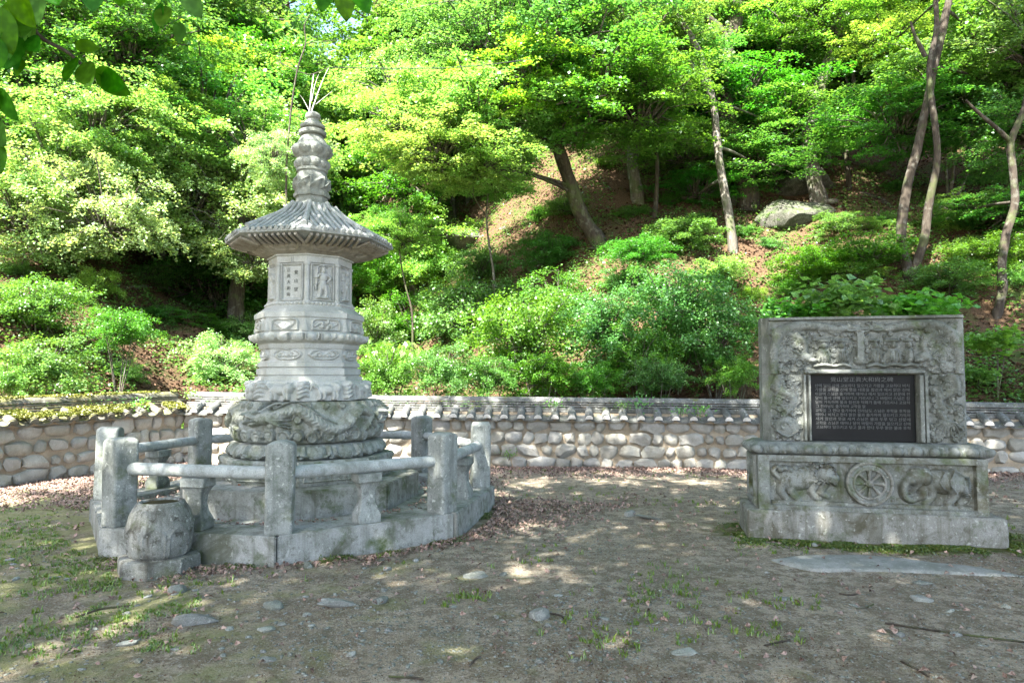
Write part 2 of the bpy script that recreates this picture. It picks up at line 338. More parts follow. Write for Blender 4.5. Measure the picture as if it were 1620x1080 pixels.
# ---------------------------------------------------------------- relief carving
RK = 1.45
class Relief:
    def __init__(s, x0, x1, z0, z1, res):
        s.x0, s.x1, s.z0, s.z1 = x0, x1, z0, z1
        nxx = max(2, int(round((x1 - x0) / res)) + 1); nzz = max(2, int(round((z1 - z0) / res)) + 1)
        s.x = np.linspace(x0, x1, nxx); s.z = np.linspace(z0, z1, nzz); s.X, s.Z = np.meshgrid(s.x, s.z); s.h = np.zeros_like(s.X)
    def up(s, v): s.h = np.maximum(s.h, v)
    def blob(s, x, z, rx, rz, ht, rot=0, pw=.5):
        dx = s.X - x; dz = s.Z - z; c, q = math.cos(rot), math.sin(rot)
        a = (dx * c + dz * q) / rx; b = (-dx * q + dz * c) / rz
        s.up(ht * np.clip(1 - a * a - b * b, 0, 1) ** pw); return s
    def stroke(s, P, w, ht, n=6, scales=0, pw=.5):
        P = [Vector((p[0], p[1], 0)) for p in P]; L = smoothline(P, n) if len(P) > 2 else [P[0], P[1]]
        m = len(L); ws = np.interp(np.linspace(0, 1, m), np.linspace(0, 1, len(w)), w) if hasattr(w, '__len__') else [w] * m
        al = 0
        for i in range(m - 1):
            a, b = L[i], L[i + 1]; dx, dz = b.x - a.x, b.y - a.y; ll = dx * dx + dz * dz + 1e-9; sl_ = math.sqrt(ll)
            tt = np.clip(((s.X - a.x) * dx + (s.Z - a.y) * dz) / ll, 0, 1); ww = ws[i] + (ws[i + 1] - ws[i]) * tt
            d = np.hypot(s.X - a.x - dx * tt, s.Z - a.y - dz * tt)
            v = ht * np.clip(1 - (d / ww) ** 2, 0, 1) ** pw * np.clip(ww / max(ws), .35, 1)
            if scales:
                ph = (al + tt * sl_) / scales; v = v * (.80 + .20 * np.abs(np.sin(math.pi * (ph + d / scales * .8))))
            s.up(np.where(d < ww, v, 0)); al += sl_
        return s
    def curl(s, x, z, r, ht, sgn=1, turns=1.6):
        s.blob(x, z, r, r, ht * .75)
        P = [(x + sgn * r * (1 - .85 * k / 14) * math.cos(2 * math.pi * turns * k / 14), z + r * (1 - .85 * k / 14) * math.sin(2 * math.pi * turns * k / 14)) for k in range(15)]
        return s.stroke(P, (r * .26, r * .2), ht, 2)
    def petal(s, x, z, wd, hg, ht, down=True):
        a = (s.X - x) / (wd / 2); b = (s.Z - z) / hg
        if not down: b = -b
        b = b + .5                                    # tip at b=0
        env = np.clip(b * 2.6, 0, 1) ** .5
        r = np.abs(a) / np.maximum(env, .02)
        v = np.where((r < 1) & (b > 0) & (b < 1), 1, 0)
        rim = np.where(r > .74, 1, .0); s.up(v * ht * (.35 + .65 * np.maximum(rim, np.clip(1 - (a * 1.45) ** 2 - ((b - .55) * 1.9) ** 2, 0, 1) ** .5)))
        return s
    def box(s, xa, xb, za, zb, ht, add=False):
        v = np.where((s.X > xa) & (s.X < xb) & (s.Z > za) & (s.Z < zb), ht, 0)
        if add: s.h += v
        else: s.up(v)
        return s
    def frame(s, xa, xb, za, zb, wd, ht):
        s.box(xa, xb, za, za + wd, ht); s.box(xa, xb, zb - wd, zb, ht); s.box(xa, xa + wd, za, zb, ht); s.box(xb - wd, xb, za, zb, ht); return s
    def rough(s, amt, sc_=25, seed=0):
        a = np.zeros_like(s.h)
        for i in range(a.shape[0]):
            for j in range(a.shape[1]): a[i, j] = noise.noise(Vector((s.X[i, j] * sc_ + seed, s.Z[i, j] * sc_, seed)))
        s.h += a * amt; return s
    def panel(s, name, mat, parent, origin, u, nrm, back=.03):
        RK = 1.3 if mat in (M['stele'], M['stele_base']) else 1.4     # a slab with the relief on its face and a closed rim
        V = []; nzz, nxx = s.h.shape; u = Vector(u); nrm = Vector(nrm); o = Vector(origin)
        U = np.array(u); N = np.array(nrm); O = np.array(o)
        P = O + s.X[..., None] * U + s.Z[..., None] * np.array((0, 0, 1)) + RK * s.h[..., None] * N
        V = P.reshape(-1, 3).tolist(); idx = np.arange(nzz * nxx).reshape(nzz, nxx)
        F = np.stack([idx[:-1, :-1], idx[:-1, 1:], idx[1:, 1:], idx[1:, :-1]], -1).reshape(-1, 4).tolist()
        rim = list(idx[0, :]) + list(idx[1:, -1]) + list(idx[-1, :-1][::-1]) + list(idx[1:-1, 0][::-1])
        b = len(V)
        for r_ in rim:
            k, l = divmod(int(r_), nxx); V.append((O + s.X[k, l] * U + s.Z[k, l] * np.array((0, 0, 1)) - back * N).tolist())
        m = len(rim)
        for i in range(m): F.append((int(rim[i]), b + i, b + (i + 1) % m, int(rim[(i + 1) % m])))
        o = MB(); o.V = [tuple(v) for v in V]; o.F = [tuple(f) for f in F]
        return o.obj(name, mat, parent, 42)

CORN = R(-78.5)                                   # direction of an octagon corner
def octf(th, k):                                  # 1 at corners, cos22.5 mid side
    d = (th - CORN + R(22.5)) % R(45) - R(0); d = d - R(22.5)     # -22.5..22.5 from corner
    e = R(22.5) - abs(d) if True else 0
    return (1 - k) + k * math.cos(R(22.5)) / math.cos(e)
def revolve(name, mat, parent, prof, k=1.0, nth=64, rel=None, Rref=1.0, cap=True, ang=32, zres=None):
    """prof: (z,R) bottom->top; rel: Relief over arc length about the corner CORN, s = Rref*(th-CORN)"""
    zs = [p_[0] for p_ in prof]; rs = [p_[1] for p_ in prof]
    if zres and zs[-1] > zs[0]:
        lv = []
        for i in range(len(prof) - 1):
            n = max(1, int(math.ceil(math.hypot(zs[i + 1] - zs[i], rs[i + 1] - rs[i]) / zres)))
            for j in range(n): tt = j / n; lv.append((zs[i] + (zs[i + 1] - zs[i]) * tt, rs[i] + (rs[i + 1] - rs[i]) * tt))
        lv.append((zs[-1], rs[-1]))
    else: lv = list(zip(zs, rs))
    V = []; m = len(lv)
    for (z, r) in lv:
        for j in range(nth):
            th = CORN + 2 * math.pi * j / nth; rr = r * octf(th, k)
            if rel is not None:
                ss = Rref * (2 * math.pi * j / nth); fi = (z - rel.z0) / (rel.z1 - rel.z0) * (len(rel.z) - 1)
                if 0 <= fi <= len(rel.z) - 1:
                    fx = (ss - rel.x0) / (rel.x1 - rel.x0) * (len(rel.x) - 1); i0 = int(fi); j0 = int(fx) % len(rel.x)
                    i1 = min(i0 + 1, len(rel.z) - 1); j1 = (j0 + 1) % len(rel.x); a = fi - i0; b = fx - int(fx)
                    rr += RK * (rel.h[i0, j0] * (1 - a) * (1 - b) + rel.h[i0, j1] * (1 - a) * b + rel.h[i1, j0] * a * (1 - b) + rel.h[i1, j1] * a * b)
            V.append((rr * math.cos(th), rr * math.sin(th), z))
    F = [(i * nth + j, i * nth + (j + 1) % nth, (i + 1) * nth + (j + 1) % nth, (i + 1) * nth + j) for i in range(m - 1) for j in range(nth)]
    if cap: F.append(tuple(range(nth))[::-1]); F.append(tuple((m - 1) * nth + j for j in range(nth)))
    o = MB(); o.V = V; o.F = F
    return o.obj(name, mat, parent, ang)

# ---------------------------------------------------------------- the stone stupa
SX, SY = -2.36, 7.95
st = thing('stone_stupa', 'tall pale granite stupa with carved drum, octagonal body, tiled roof and ringed finial', 'stupa', (SX, SY, .47))
def zz(L): return [(a - .47, b) for a, b in L]
def ringrel(z0, z1, Rref, res=.011): return Relief(0, 2 * math.pi * Rref, z0 - .47, z1 - .47, res)
# base slab
revolve('base_slab', M['drum'], st, zz([(.47, .95), (.50, .965), (.66, .965), (.665, .98), (.70, .98), (.722, .965)]), 1, 8)
for k in range(8):                                  # sunk panels of the base slab
    a = CORN + R(22.5 + 45 * k); nrm = Vector((math.cos(a), math.sin(a), 0)); u = Vector((-nrm.y, nrm.x, 0)); ap = .965 * math.cos(R(22.5))
    r_ = Relief(-.33, .33, .0, .13, .012); r_.frame(-.33, .33, 0, .13, .016, .012)
    for q in range(9): r_.blob(-.26 + q * .065, .06, .03, .04, .010, .5)
    r_.panel('sunk_panel', M['drum'], st, nrm * (ap + .002) + Vector((0, 0, .035)), u, nrm, .02)
# lotus ring
rel = ringrel(.722, .88, .86); n = 16; cw = 2 * math.pi * .86 / n
for i in range(n):
    rel.petal((i + .5) * cw, .33 , cw * .92, .15, .045); rel.blob((i + .5) * cw, .33, cw * .2, .045, .05); rel.petal(i * cw, .33, cw * .3, .15, .03)
revolve('lotus_ring', M['drum'], st, zz([(.722, .815), (.735, .84), (.77, .84), (.82, .82), (.86, .79), (.88, .775)]), .55, 256, rel, .86, zres=.012)
# dragon drum
rel = ringrel(.885, 1.33, .9, .010); C9 = 2 * math.pi * .9; Z = lambda v: v - .47
for k in range(3):
    o_ = C9 * k / 3 - .55
    X = lambda v: (o_ + v)
    def S(P, *a, **kw): 
        for sh in (-C9, 0, C9):
            Q = [(x_ + sh, z_) for x_, z_ in P]
            if max(q[0] for q in Q) > -.1 and min(q[0] for q in Q) < C9 + .1: rel.stroke(Q, *a, **kw)
    def B(x_, z_, *a, **kw):
        for sh in (-C9, 0, C9):
            if -.2 < x_ + sh < C9 + .2: rel.blob(x_ + sh, z_, *a, **kw)
    def Cu(x_, z_, r_, h_, sg=1):
        for sh in (-C9, 0, C9):
            if -.2 < x_ + sh < C9 + .2: rel.curl(x_ + sh, z_, r_, h_, sg)
    for i in range(11): Cu(X(i * .171), Z(.955 + .015 * (i % 2)), .066 + .01 * (i % 3), .05, 1 - 2 * (i % 2))
    for i in range(6): Cu(X(i * .31 + .2), Z(1.10 + .05 * (i % 2)), .055, .04, 1 - 2 * (i % 2))
    for i in range(9): Cu(X(i * .21), Z(1.285), .04, .035, 1 - 2 * (i % 2))
    S([(X(.25), Z(1.18)), (X(.5), Z(1.26)), (X(.72), Z(1.13)), (X(.92), Z(1.04)), (X(1.12), Z(1.12)), (X(1.28), Z(1.24)), (X(1.48), Z(1.2)), (X(1.62), Z(1.06)), (X(1.8), Z(1.02))], (.07, .078, .07, .055, .02), .085, scales=.05)
    S([(X(.25), Z(1.26)), (X(.5), Z(1.335)), (X(.78), Z(1.17)), (X(.94), Z(1.1))], (.014, .01), .09)
    # head
    B(X(.12), Z(1.17), .15, .075, .085, .15); B(X(-.03), Z(1.18), .10, .038, .095, -.25); B(X(-.02), Z(1.10), .10, .026, .07, .2)
    B(X(.02), Z(1.225), .03, .028, .105); B(X(.1), Z(1.235), .03, .026, .105); B(X(-.11), Z(1.205), .03, .03, .11)
    for i in range(7):
        a = 1.1 - i * .36; S([(X(.19), Z(1.17 + .03 * math.sin(a))), (X(.30), Z(1.17 + .09 * math.sin(a))), (X(.43), Z(1.19 + .15 * math.sin(a)))], (.020, .016, .005), .095)
    S([(X(.12), Z(1.25)), (X(.22), Z(1.31)), (X(.36), Z(1.31))], (.022, .008), .09); S([(X(.05), Z(1.26)), (X(.1), Z(1.325)), (X(.2), Z(1.335))], (.018, .008), .09)
    S([(X(-.08), Z(1.16)), (X(-.2), Z(1.10)), (X(-.3), Z(1.19)), (X(-.38), Z(1.15))], (.012, .006), .06)
    for i in range(6): B(X(-.08 + i * .032), Z(1.135), .010, .018, .095)
    # leg and claws
    for lx, lz in ((.62, 1.0), (1.36, 1.06)):
        S([(X(lx + .02), Z(lz + .16)), (X(lx + .12), Z(lz + .10)), (X(lx + .05), Z(lz + .02))], (.045, .03), .07)
        for q in (-.06, 0, .06): S([(X(lx + .05), Z(lz + .02)), (X(lx + .05 + q), Z(lz - .035)), (X(lx + .06 + q * 1.4), Z(lz - .065))], (.018, .006), .065)
rel.rough(.0035, 30, 3)
revolve('dragon_drum', M['drum'], st, zz([(.883, .735), (.90, .765), (.96, .785), (1.05, .802), (1.13, .802), (1.22, .782), (1.29, .745), (1.327, .722)]), .3, 640, rel, .9, zres=.011)
# animal band
rel = ringrel(1.335, 1.555, .70, .010); C7 = 2 * math.pi * .70; sd = C7 / 8
for k in range(8):
    c0 = sd * (k + .5)
    rel.blob(c0 - .01, Z(1.455), .125, .055, .05); rel.blob(c0 + .11, Z(1.475), .055, .06, .062)
    for lx in (-.1, -.05, .06, .10): rel.stroke([(c0 + lx, Z(1.44)), (c0 + lx + .012, Z(1.385)), (c0 + lx + .002, Z(1.355))], (.028, .02), .045)
    for q in range(6): rel.stroke([(c0 + .11, Z(1.48)), (c0 + .11 + .06 * math.cos(q * 1.05), Z(1.48 + .055 * math.sin(q * 1.05)))], (.014, .008), .068)
    rel.stroke([(c0 - .12, Z(1.47)), (c0 - .17, Z(1.51)), (c0 - .19, Z(1.46))], (.02, .012), .04)
    c1 = sd * k
    for sh in (0, C7) if k == 0 else (0,):
        for q in range(4): rel.stroke([(c1 + sh - .05, Z(1.37 + q * .045)), (c1 + sh + .02, Z(1.40 + q * .045)), (c1 + sh + .06, Z(1.385 + q * .045))], (.022, .01), .045)
        rel.blob(c1 + sh - .01, Z(1.52), .07, .035, .05, .4)
rel.rough(.004, 25, 8)
revolve('animal_band', M['stupa'], st, zz([(1.335, .675), (1.40, .670), (1.50, .652), (1.545, .635), (1.555, .62)]), .75, 512, rel, .70, zres=.011)
# mouldings, waist
def oct(name, L, mat='stupa'): return revolve(name, M[mat], st, zz(L), 1, 8)
oct('lower_moulding', [(1.553, .602), (1.596, .600), (1.600, .568), (1.614, .568), (1.618, .584), (1.684, .583), (1.688, .552), (1.702, .552), (1.706, .573), (1.752, .572), (1.757, .548), (1.776, .545)])
rel_waist = None
oct('waist_block', [(1.774, .535), (1.905, .535)])
for k in range(8):
    a = CORN + R(22.5 + 45 * k); nrm = Vector((math.cos(a), math.sin(a), 0)); u = Vector((-nrm.y, nrm.x, 0)); ap = .535 * math.cos(R(22.5))
    r_ = Relief(-.195, .195, 0, .118, .0085); r_.blob(0, .057, .16, .05, .008, 0, .2)
    r_.stroke([(-.165, .057), (-.08, .105), (.08, .105), (.165, .057), (.08, .01), (-.08, .01), (-.165, .057)], .010, .02)
    r_.stroke([(-.12, .04), (-.06, .08), (0, .05), (.06, .085), (.12, .05)], .016, .022)
    for q in range(5): r_.blob(-.09 + q * .045, .045, .018, .018, .026)
    r_.panel('cloud_panel', M['stupa'], st, nrm * (ap + .002) + Vector((0, 0, 1.781 - .47)), u, nrm, .02)
oct('upper_moulding', [(1.903, .548), (1.92, .562), (1.958, .568), (1.97, .582)])
# lotus ledge below the body
rel = ringrel(1.968, 2.07, .66); n = 24; cw = 2 * math.pi * .66 / n
for i in range(n): rel.petal((i + .5) * cw, Z(2.02), cw * .95, .10, .035); rel.blob((i + .5) * cw, Z(2.025), cw * .25, .03, .04)
revolve('lotus_ledge', M['stupa'], st, zz([(1.968, .575), (1.985, .60), (2.01, .62), (2.045, .632), (2.068, .625)]), 1, 256, rel, .66, zres=.011)
oct('gallery_block', [(2.066, .625), (2.085, .61), (2.09, .60), (2.245, .60)])
for k in range(8):
    a = CORN + R(22.5 + 45 * k); nrm = Vector((math.cos(a), math.sin(a), 0)); u = Vector((-nrm.y, nrm.x, 0)); ap = .60 * math.cos(R(22.5))
    r_ = Relief(-.165, .165, 0, .14, .0085)
    r_.stroke([(-.15, .01), (-.15, .09), (-.11, .125), (0, .128), (.11, .125), (.15, .09), (.15, .01)], .011, .02); r_.box(-.165, .165, 0, .012, .015)
    if k % 2: 
        r_.stroke([(-.11, .08), (-.05, .05), (0, .03), (.05, .05), (.11, .085)], (.012, .028, .012), .028); r_.blob(0, .065, .022, .03, .03); 
    else:
        for q in range(5): r_.blob(.055 * math.cos(q * 1.26), .065 + .03 * math.sin(q * 1.26), .03, .022, .026, q)
        r_.stroke([(-.12, .05), (-.06, .09)], .012, .02); r_.stroke([(.06, .04), (.12, .08)], .012, .02)
    r_.panel('gallery_panel', M['stupa'], st, nrm * (ap + .002) + Vector((0, 0, 2.095 - .47)), u, nrm, .02)
    c_ = Vector((math.cos(CORN + R(45 * k)), math.sin(CORN + R(45 * k)), 0))          # little corner figures
    mb = MB(); V, F = tube([c_ * .575 + Vector((0, 0, z_)) for z_ in (1.62, 1.64, 1.67, 1.69, 1.71, 1.735, 1.76, 1.772)], [.040, .046, .038, .034, .026, .028, .022, .010], 10); mb.add(V, F)
    mb.obj('corner_figure', M['stupa'], st, 60)
oct('upper_ledge', [(2.243, .612), (2.25, .618), (2.30, .618), (2.33, .575), (2.375, .51), (2.385, .505)])
rel = ringrel(2.383, 2.43, .50, .008); n = 64; cw = 2 * math.pi * .5 / n
for i in range(n): rel.blob((i + .5) * cw, Z(2.405), cw * .45, .018, .014)
revolve('bead_course', M['stupa'], st, zz([(2.383, .50), (2.43, .495)]), 1, 512, rel, .50, zres=.008)
# body
oct('body', [(2.428, .448), (2.86, .448), (2.865, .468), (2.935, .470), (2.94, .49), (2.96, .49)])
CJ = {}
def text_mesh(txt, size, mat, extrude=.0015):
    cu = bpy.data.curves.new('text', 'FONT'); cu.body = txt; cu.size = size; cu.extrude = extrude; cu.align_x = 'CENTER'; cu.align_y = 'CENTER'; cu.resolution_u = 2
    ob = bpy.data.objects.new('text_tmp', cu); sc.collection.objects.link(ob)
    dg = bpy.context.evaluated_depsgraph_get(); me = bpy.data.meshes.new_from_object(ob.evaluated_get(dg))
    bpy.data.objects.remove(ob); me.materials.clear(); me.materials.append(mat); return me
for k in range(8):
    a = CORN + R(22.5 + 45 * k); nrm = Vector((math.cos(a), math.sin(a), 0)); u = Vector((-nrm.y, nrm.x, 0)); ap = .448 * math.cos(R(22.5))
    cdir = Vector((math.cos(CORN + R(45 * k)), math.sin(CORN + R(45 * k)), 0))
    mb = MB(); V, F = tube([cdir * .444 + Vector((0, 0, z_ - .47)) for z_ in (2.43, 2.45, 2.455, 2.83, 2.835, 2.862)], [.040, .040, .030, .028, .038, .040], 12); mb.add(V, F)
    mb.obj('corner_column', M['stupa'], st, 40)
    r_ = Relief(-.137, .137, 0, .425, .0075); r_.frame(-.137, .137, 0, .425, .018, .016); r_.frame(-.113, .113, .022, .402, .008, .008)
    isText = (k == 7); door = k in (3,)
    if k % 2 == 0 or k == 1:                          # guardian figure
        g = 1
        r_.blob(.005, .345, .028, .036, .045); r_.blob(.005, .375, .018, .022, .045)                 # head, topknot
        r_.blob(.005, .27, .048, .06, .042); r_.blob(0, .19, .045, .07, .04)
        r_.stroke([(.04, .30), (.085, .26), (.05, .22)], (.02, .014), .035); r_.stroke([(-.035, .30), (-.075, .27), (-.07, .33)], (.02, .014), .038)
        r_.stroke([(-.078, .13), (-.07, .25), (-.062, .38)], .008, .03)
        r_.stroke([(-.025, .17), (-.03, .10), (-.04, .055)], (.03, .022), .036); r_.stroke([(.03, .17), (.04, .10), (.035, .055)], (.03, .022), .036)
        r_.blob(-.045, .045, .035, .018, .042); r_.blob(.045, .045, .035, .018, .042); r_.stroke([(-.10, .03), (0, .045), (.10, .03)], (.012, .02, .012), .03)
        r_.stroke([(-.04, .22), (-.09, .17), (-.10, .10)], (.012, .006), .02); r_.stroke([(.05, .22), (.10, .18), (.10, .10)], (.012, .006), .02)
        r_.stroke([(-.05, .385), (0, .405), (.055, .385)], .006, .018)
    nm = 'inscription_panel' if isText else 'guardian_panel'
    if not (k % 2 == 0 or k == 1 or isText):
        nm = 'door_panel'; r_.box(-.004, .004, .03, .39, .014); r_.blob(0, .2, .03, .04, .02)
        for q in range(4): r_.stroke([(-.10, .07 + .09 * q), (-.02, .07 + .09 * q)], .006, .014); r_.stroke([(.02, .07 + .09 * q), (.10, .07 + .09 * q)], .006, .014)
    po = r_.panel(nm, M['stupa'], st, nrm * (ap + .0015) + Vector((0, 0, 2.433 - .47)), u, nrm, .02)
    if isText:
        rot = Matrix((u, Vector((0, 0, 1)), nrm)).transposed().to_euler()
        for j, ch in enumerate('覺山堂'):
            lo = inst('letter', text_mesh(ch, .052, M['cut']), po, nrm * (ap + .0055) + u * .045 + Vector((0, 0, 2.433 - .47 + .315 - j * .095)), rot)
        for j, ch in enumerate('正眞大和尙'):
            lo = inst('letter', text_mesh(ch, .048, M['cut']), po, nrm * (ap + .0055) + u * -.045 + Vector((0, 0, 2.433 - .47 + .345 - j * .068)), rot)
    # three little blocks on the lintel
    for q in (-.012, .012):
        V, F = rbox(.012, .012, .06, .002, 1); mb = MB(); mb.add(V, F, Matrix.Translation(nrm * (.469 * math.cos(R(22.5)) + .003) + u * q + Vector((0, 0, 2.868 - .47))) @ Matrix.Rotation(a + math.pi / 2, 4, 'Z'))
        mb.obj('lintel_block', M['stupa'], st)
# bracket (soffit)
rel = ringrel(2.958, 3.05, .6, .012)
for k in range(8):
    c0 = 2 * math.pi * .6 / 8 * (k + .5)
    rel.stroke([(c0 - .17, Z(3.04)), (c0 - .15, Z(2.99)), (c0 - .06, Z(2.975)), (c0, Z(2.985)), (c0 + .06, Z(2.975)), (c0 + .15, Z(2.99)), (c0 + .17, Z(3.04))], .012, .02)
    rel.stroke([(c0 - .08, Z(3.03)), (c0, Z(3.01)), (c0 + .08, Z(3.03))], .014, .018)
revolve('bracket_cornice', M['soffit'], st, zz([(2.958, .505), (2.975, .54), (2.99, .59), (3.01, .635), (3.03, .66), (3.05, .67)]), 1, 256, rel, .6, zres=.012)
# roof
RT = lambda zsub: zsub - .47
prof_roof = [(.945, 3.150), (.90, 3.172), (.83, 3.207), (.72, 3.268), (.62, 3.325), (.49, 3.392), (.39, 3.455), (.30, 3.53), (.26, 3.585)]
def zr(rv): 
    xs_ = [p_[0] for p_ in prof_roof][::-1]; zs_ = [p_[1] for p_ in prof_roof][::-1]; return float(np.interp(rv, xs_, zs_)) - .47
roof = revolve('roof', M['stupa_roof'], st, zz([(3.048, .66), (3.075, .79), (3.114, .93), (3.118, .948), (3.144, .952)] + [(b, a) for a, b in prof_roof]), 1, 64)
c225 = math.cos(R(22.5)); t225 = math.tan(R(22.5))
offs = [(-5 + q) * .066 for q in range(11)]
for qi, off in enumerate(offs):
    a1 = .945 * c225; a0 = max(.27 * c225, abs(off) / t225 * 1.0 + .03)
    if abs(off) > .31: continue
    pts = [(a_, off, zr(a_ / c225) + .004) for a_ in np.linspace(a0, a1 + .022, 12)]
    mb = MB(); V, F = tube(pts, .022, 8); mb.add(V, F); me = mb.mesh('roof_tile', M['stupa_roof'], 50)
    rp = [(a_, off, z_ - .47) for a_, z_ in ((.60, 3.035), (.72, 3.050), (.80, 3.076), (.852, 3.092))]
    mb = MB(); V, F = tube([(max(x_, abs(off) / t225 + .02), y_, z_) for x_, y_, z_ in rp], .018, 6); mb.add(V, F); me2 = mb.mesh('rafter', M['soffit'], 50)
    for k in range(8):
        a = CORN + R(22.5 + 45 * k); inst('roof_tile', me, roof, rot=(0, 0, a)); inst('rafter', me2, roof, rot=(0, 0, a))
for k in range(8):
    a = CORN + R(45 * k); d = Vector((math.cos(a), math.sin(a), 0))
    mb = MB(); V, F = tube([d * r_ + Vector((0, 0, zr(r_) + .012)) for r_ in (.26, .30, .39, .49, .62, .74, .86)], [.028, .03, .03, .03, .032, .034, .036], 8); mb.add(V, F); mb.obj('hip_ridge', M['stupa_roof'], roof, 50)
# finial
def rev(name, L, mat='finial', k=0.0, rel=None, Rref=1, nth=48, zres=None): return revolve(name, M[mat], st, zz(L), k, nth, rel, Rref, zres=zres, ang=28)
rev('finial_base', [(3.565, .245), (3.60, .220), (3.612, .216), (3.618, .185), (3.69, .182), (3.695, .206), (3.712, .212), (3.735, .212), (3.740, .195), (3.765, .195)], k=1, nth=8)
rel = ringrel(3.763, 3.94, .205, .009)
for k in range(8):
    c0 = 2 * math.pi * .205 / 8 * k; c1 = 2 * math.pi * .205 / 8 * (k + .5)
    rel.blob(c1, Z(3.845), .05, .04, .02, .6); rel.stroke([(c1 - .06, Z(3.81)), (c1, Z(3.86)), (c1 + .06, Z(3.90))], .016, .026); rel.stroke([(c0 - .01, Z(3.79)), (c0 + .01, Z(3.91))], .02, .02)
rev('carved_neck', [(3.763, .175), (3.80, .185), (3.87, .188), (3.94, .180), (3.965, .168), (3.99, .162), (4.00, .180), (4.03, .180)], rel=rel, Rref=.205, nth=128, zres=.01)
def lobes(z0, z1, Rr, n, amp):
    rl = ringrel(z0, z1, Rr, .008); cw = 2 * math.pi * Rr / n
    for i in range(n): rl.blob((i + .5) * cw, Z((z0 + z1) / 2), cw * .47, (z1 - z0) * .5, amp, pw=.55); rl.stroke([((i + .5) * cw + cw * .2 * math.cos(q * .8), Z((z0 + z1) / 2) + .02 * math.sin(q * .8)) for q in range(8)], .007, amp * 1.18)
    return rl
rev('lobed_ring', [(4.03, .165), (4.035, .178), (4.05, .182), (4.09, .186), (4.13, .180), (4.145, .172), (4.15, .155)], rel=lobes(4.035, 4.145, .19, 10, .016), Rref=.19, nth=160, zres=.009)
rev('lotus_globe', [(4.15, .165), (4.19, .19), (4.25, .205), (4.30, .195), (4.335, .175), (4.37, .155), (4.415, .128)], rel=lobes(4.18, 4.32, .21, 8, .026), Rref=.21, nth=160, zres=.009)
rev('disc_stack', [(4.413, .115), (4.436, .115), (4.438, .150), (4.452, .160), (4.482, .158), (4.494, .145), (4.496, .108), (4.520, .108), (4.522, .136), (4.535, .144), (4.560, .140), (4.572, .112), (4.606, .088)])
rev('jewel_tip', [(4.604, .085), (4.62, .064), (4.635, .064), (4.65, .084), (4.675, .090), (4.70, .08), (4.72, .05), (4.732, .012)])

# ---------------------------------------------------------------- octagonal platform with balustrade
pl = thing('octagonal_platform', 'low octagonal granite kerb platform with inner step carrying the stupa', 'platform', (SX, SY, 0)); PX, PY = SX - .06, SY + .04; pl.location = (PX, PY, 0)
RO = 2.24; PX, PY = SX - .06, SY + .04
def octring(Ro, Ri, z0, z1, k, gap=.004, bev=.012):
    a0 = CORN + R(45 * k); a1 = a0 + R(45); P = []
    for rr in (Ri, Ro):
        for a in (a0, a1): P.append(Vector((rr * math.cos(a), rr * math.sin(a), 0)))
    u = (P[3] - P[2]).normalized() * gap
    bm = bmesh.new(); q = [P[0] + u, P[1] - u, P[3] - u, P[2] + u]
    vb = [bm.verts.new((v.x, v.y, z0)) for v in q]; vt = [bm.verts.new((v.x, v.y, z1)) for v in q]
    bm.faces.new(vb); bm.faces.new(vt[::-1])
    for i in range(4): bm.faces.new((vb[i], vt[i], vt[(i + 1) % 4], vb[(i + 1) % 4]))
    bmesh.ops.recalc_face_normals(bm, faces=bm.faces); bmesh.ops.bevel(bm, geom=bm.edges[:], offset=bev, segments=2, affect='EDGES')
    bm.verts.ensure_lookup_table(); V = [v.co.copy() for v in bm.verts]; F = [[v.index for v in f.verts] for f in bm.faces]; bm.free(); return V, F
for k in range(8):
    mb = MB(); V, F = octring(RO + (.015 if k % 3 else -.01), RO - .42, -.12, .262 + random.uniform(-.006, .006), k); mb.add(V, F); mb.obj('kerb_stone', M['slab'], pl)
    mb = MB(); V, F = octring(RO - .425, 1.2, -.1, .20 + random.uniform(-.006, .004), k, .006, .006); mb.add(V, F); mb.obj('paving_slab', M['slab'], pl)
    mb = MB(); V, F = octring(1.33, .2, .15, .47, k, .003, .01); mb.add(V, F); mb.obj('step_stone', M['slab'], pl)
bal = thing('stone_balustrade', 'octagonal stone balustrade of square posts and round rails around the stupa', 'balustrade', (PX, PY, .262))
V, F = rbox(.235, .22, .77, .03, 3, cuts=2)
bm = bmesh.new()
mbp = MB(); mbp.add(V, F); mbp.V = [(x + .006 * noise.noise(Vector((x * 9, y * 9, z * 9))), y + .006 * noise.noise(Vector((x * 9 + 5, y * 9, z * 9))), z - .015 + (.03 * (1 - (x / .118) ** 2) if z > .6 else 0)) for x, y, z in mbp.V]
me_post = mbp.mesh('post', M['post'], 40)
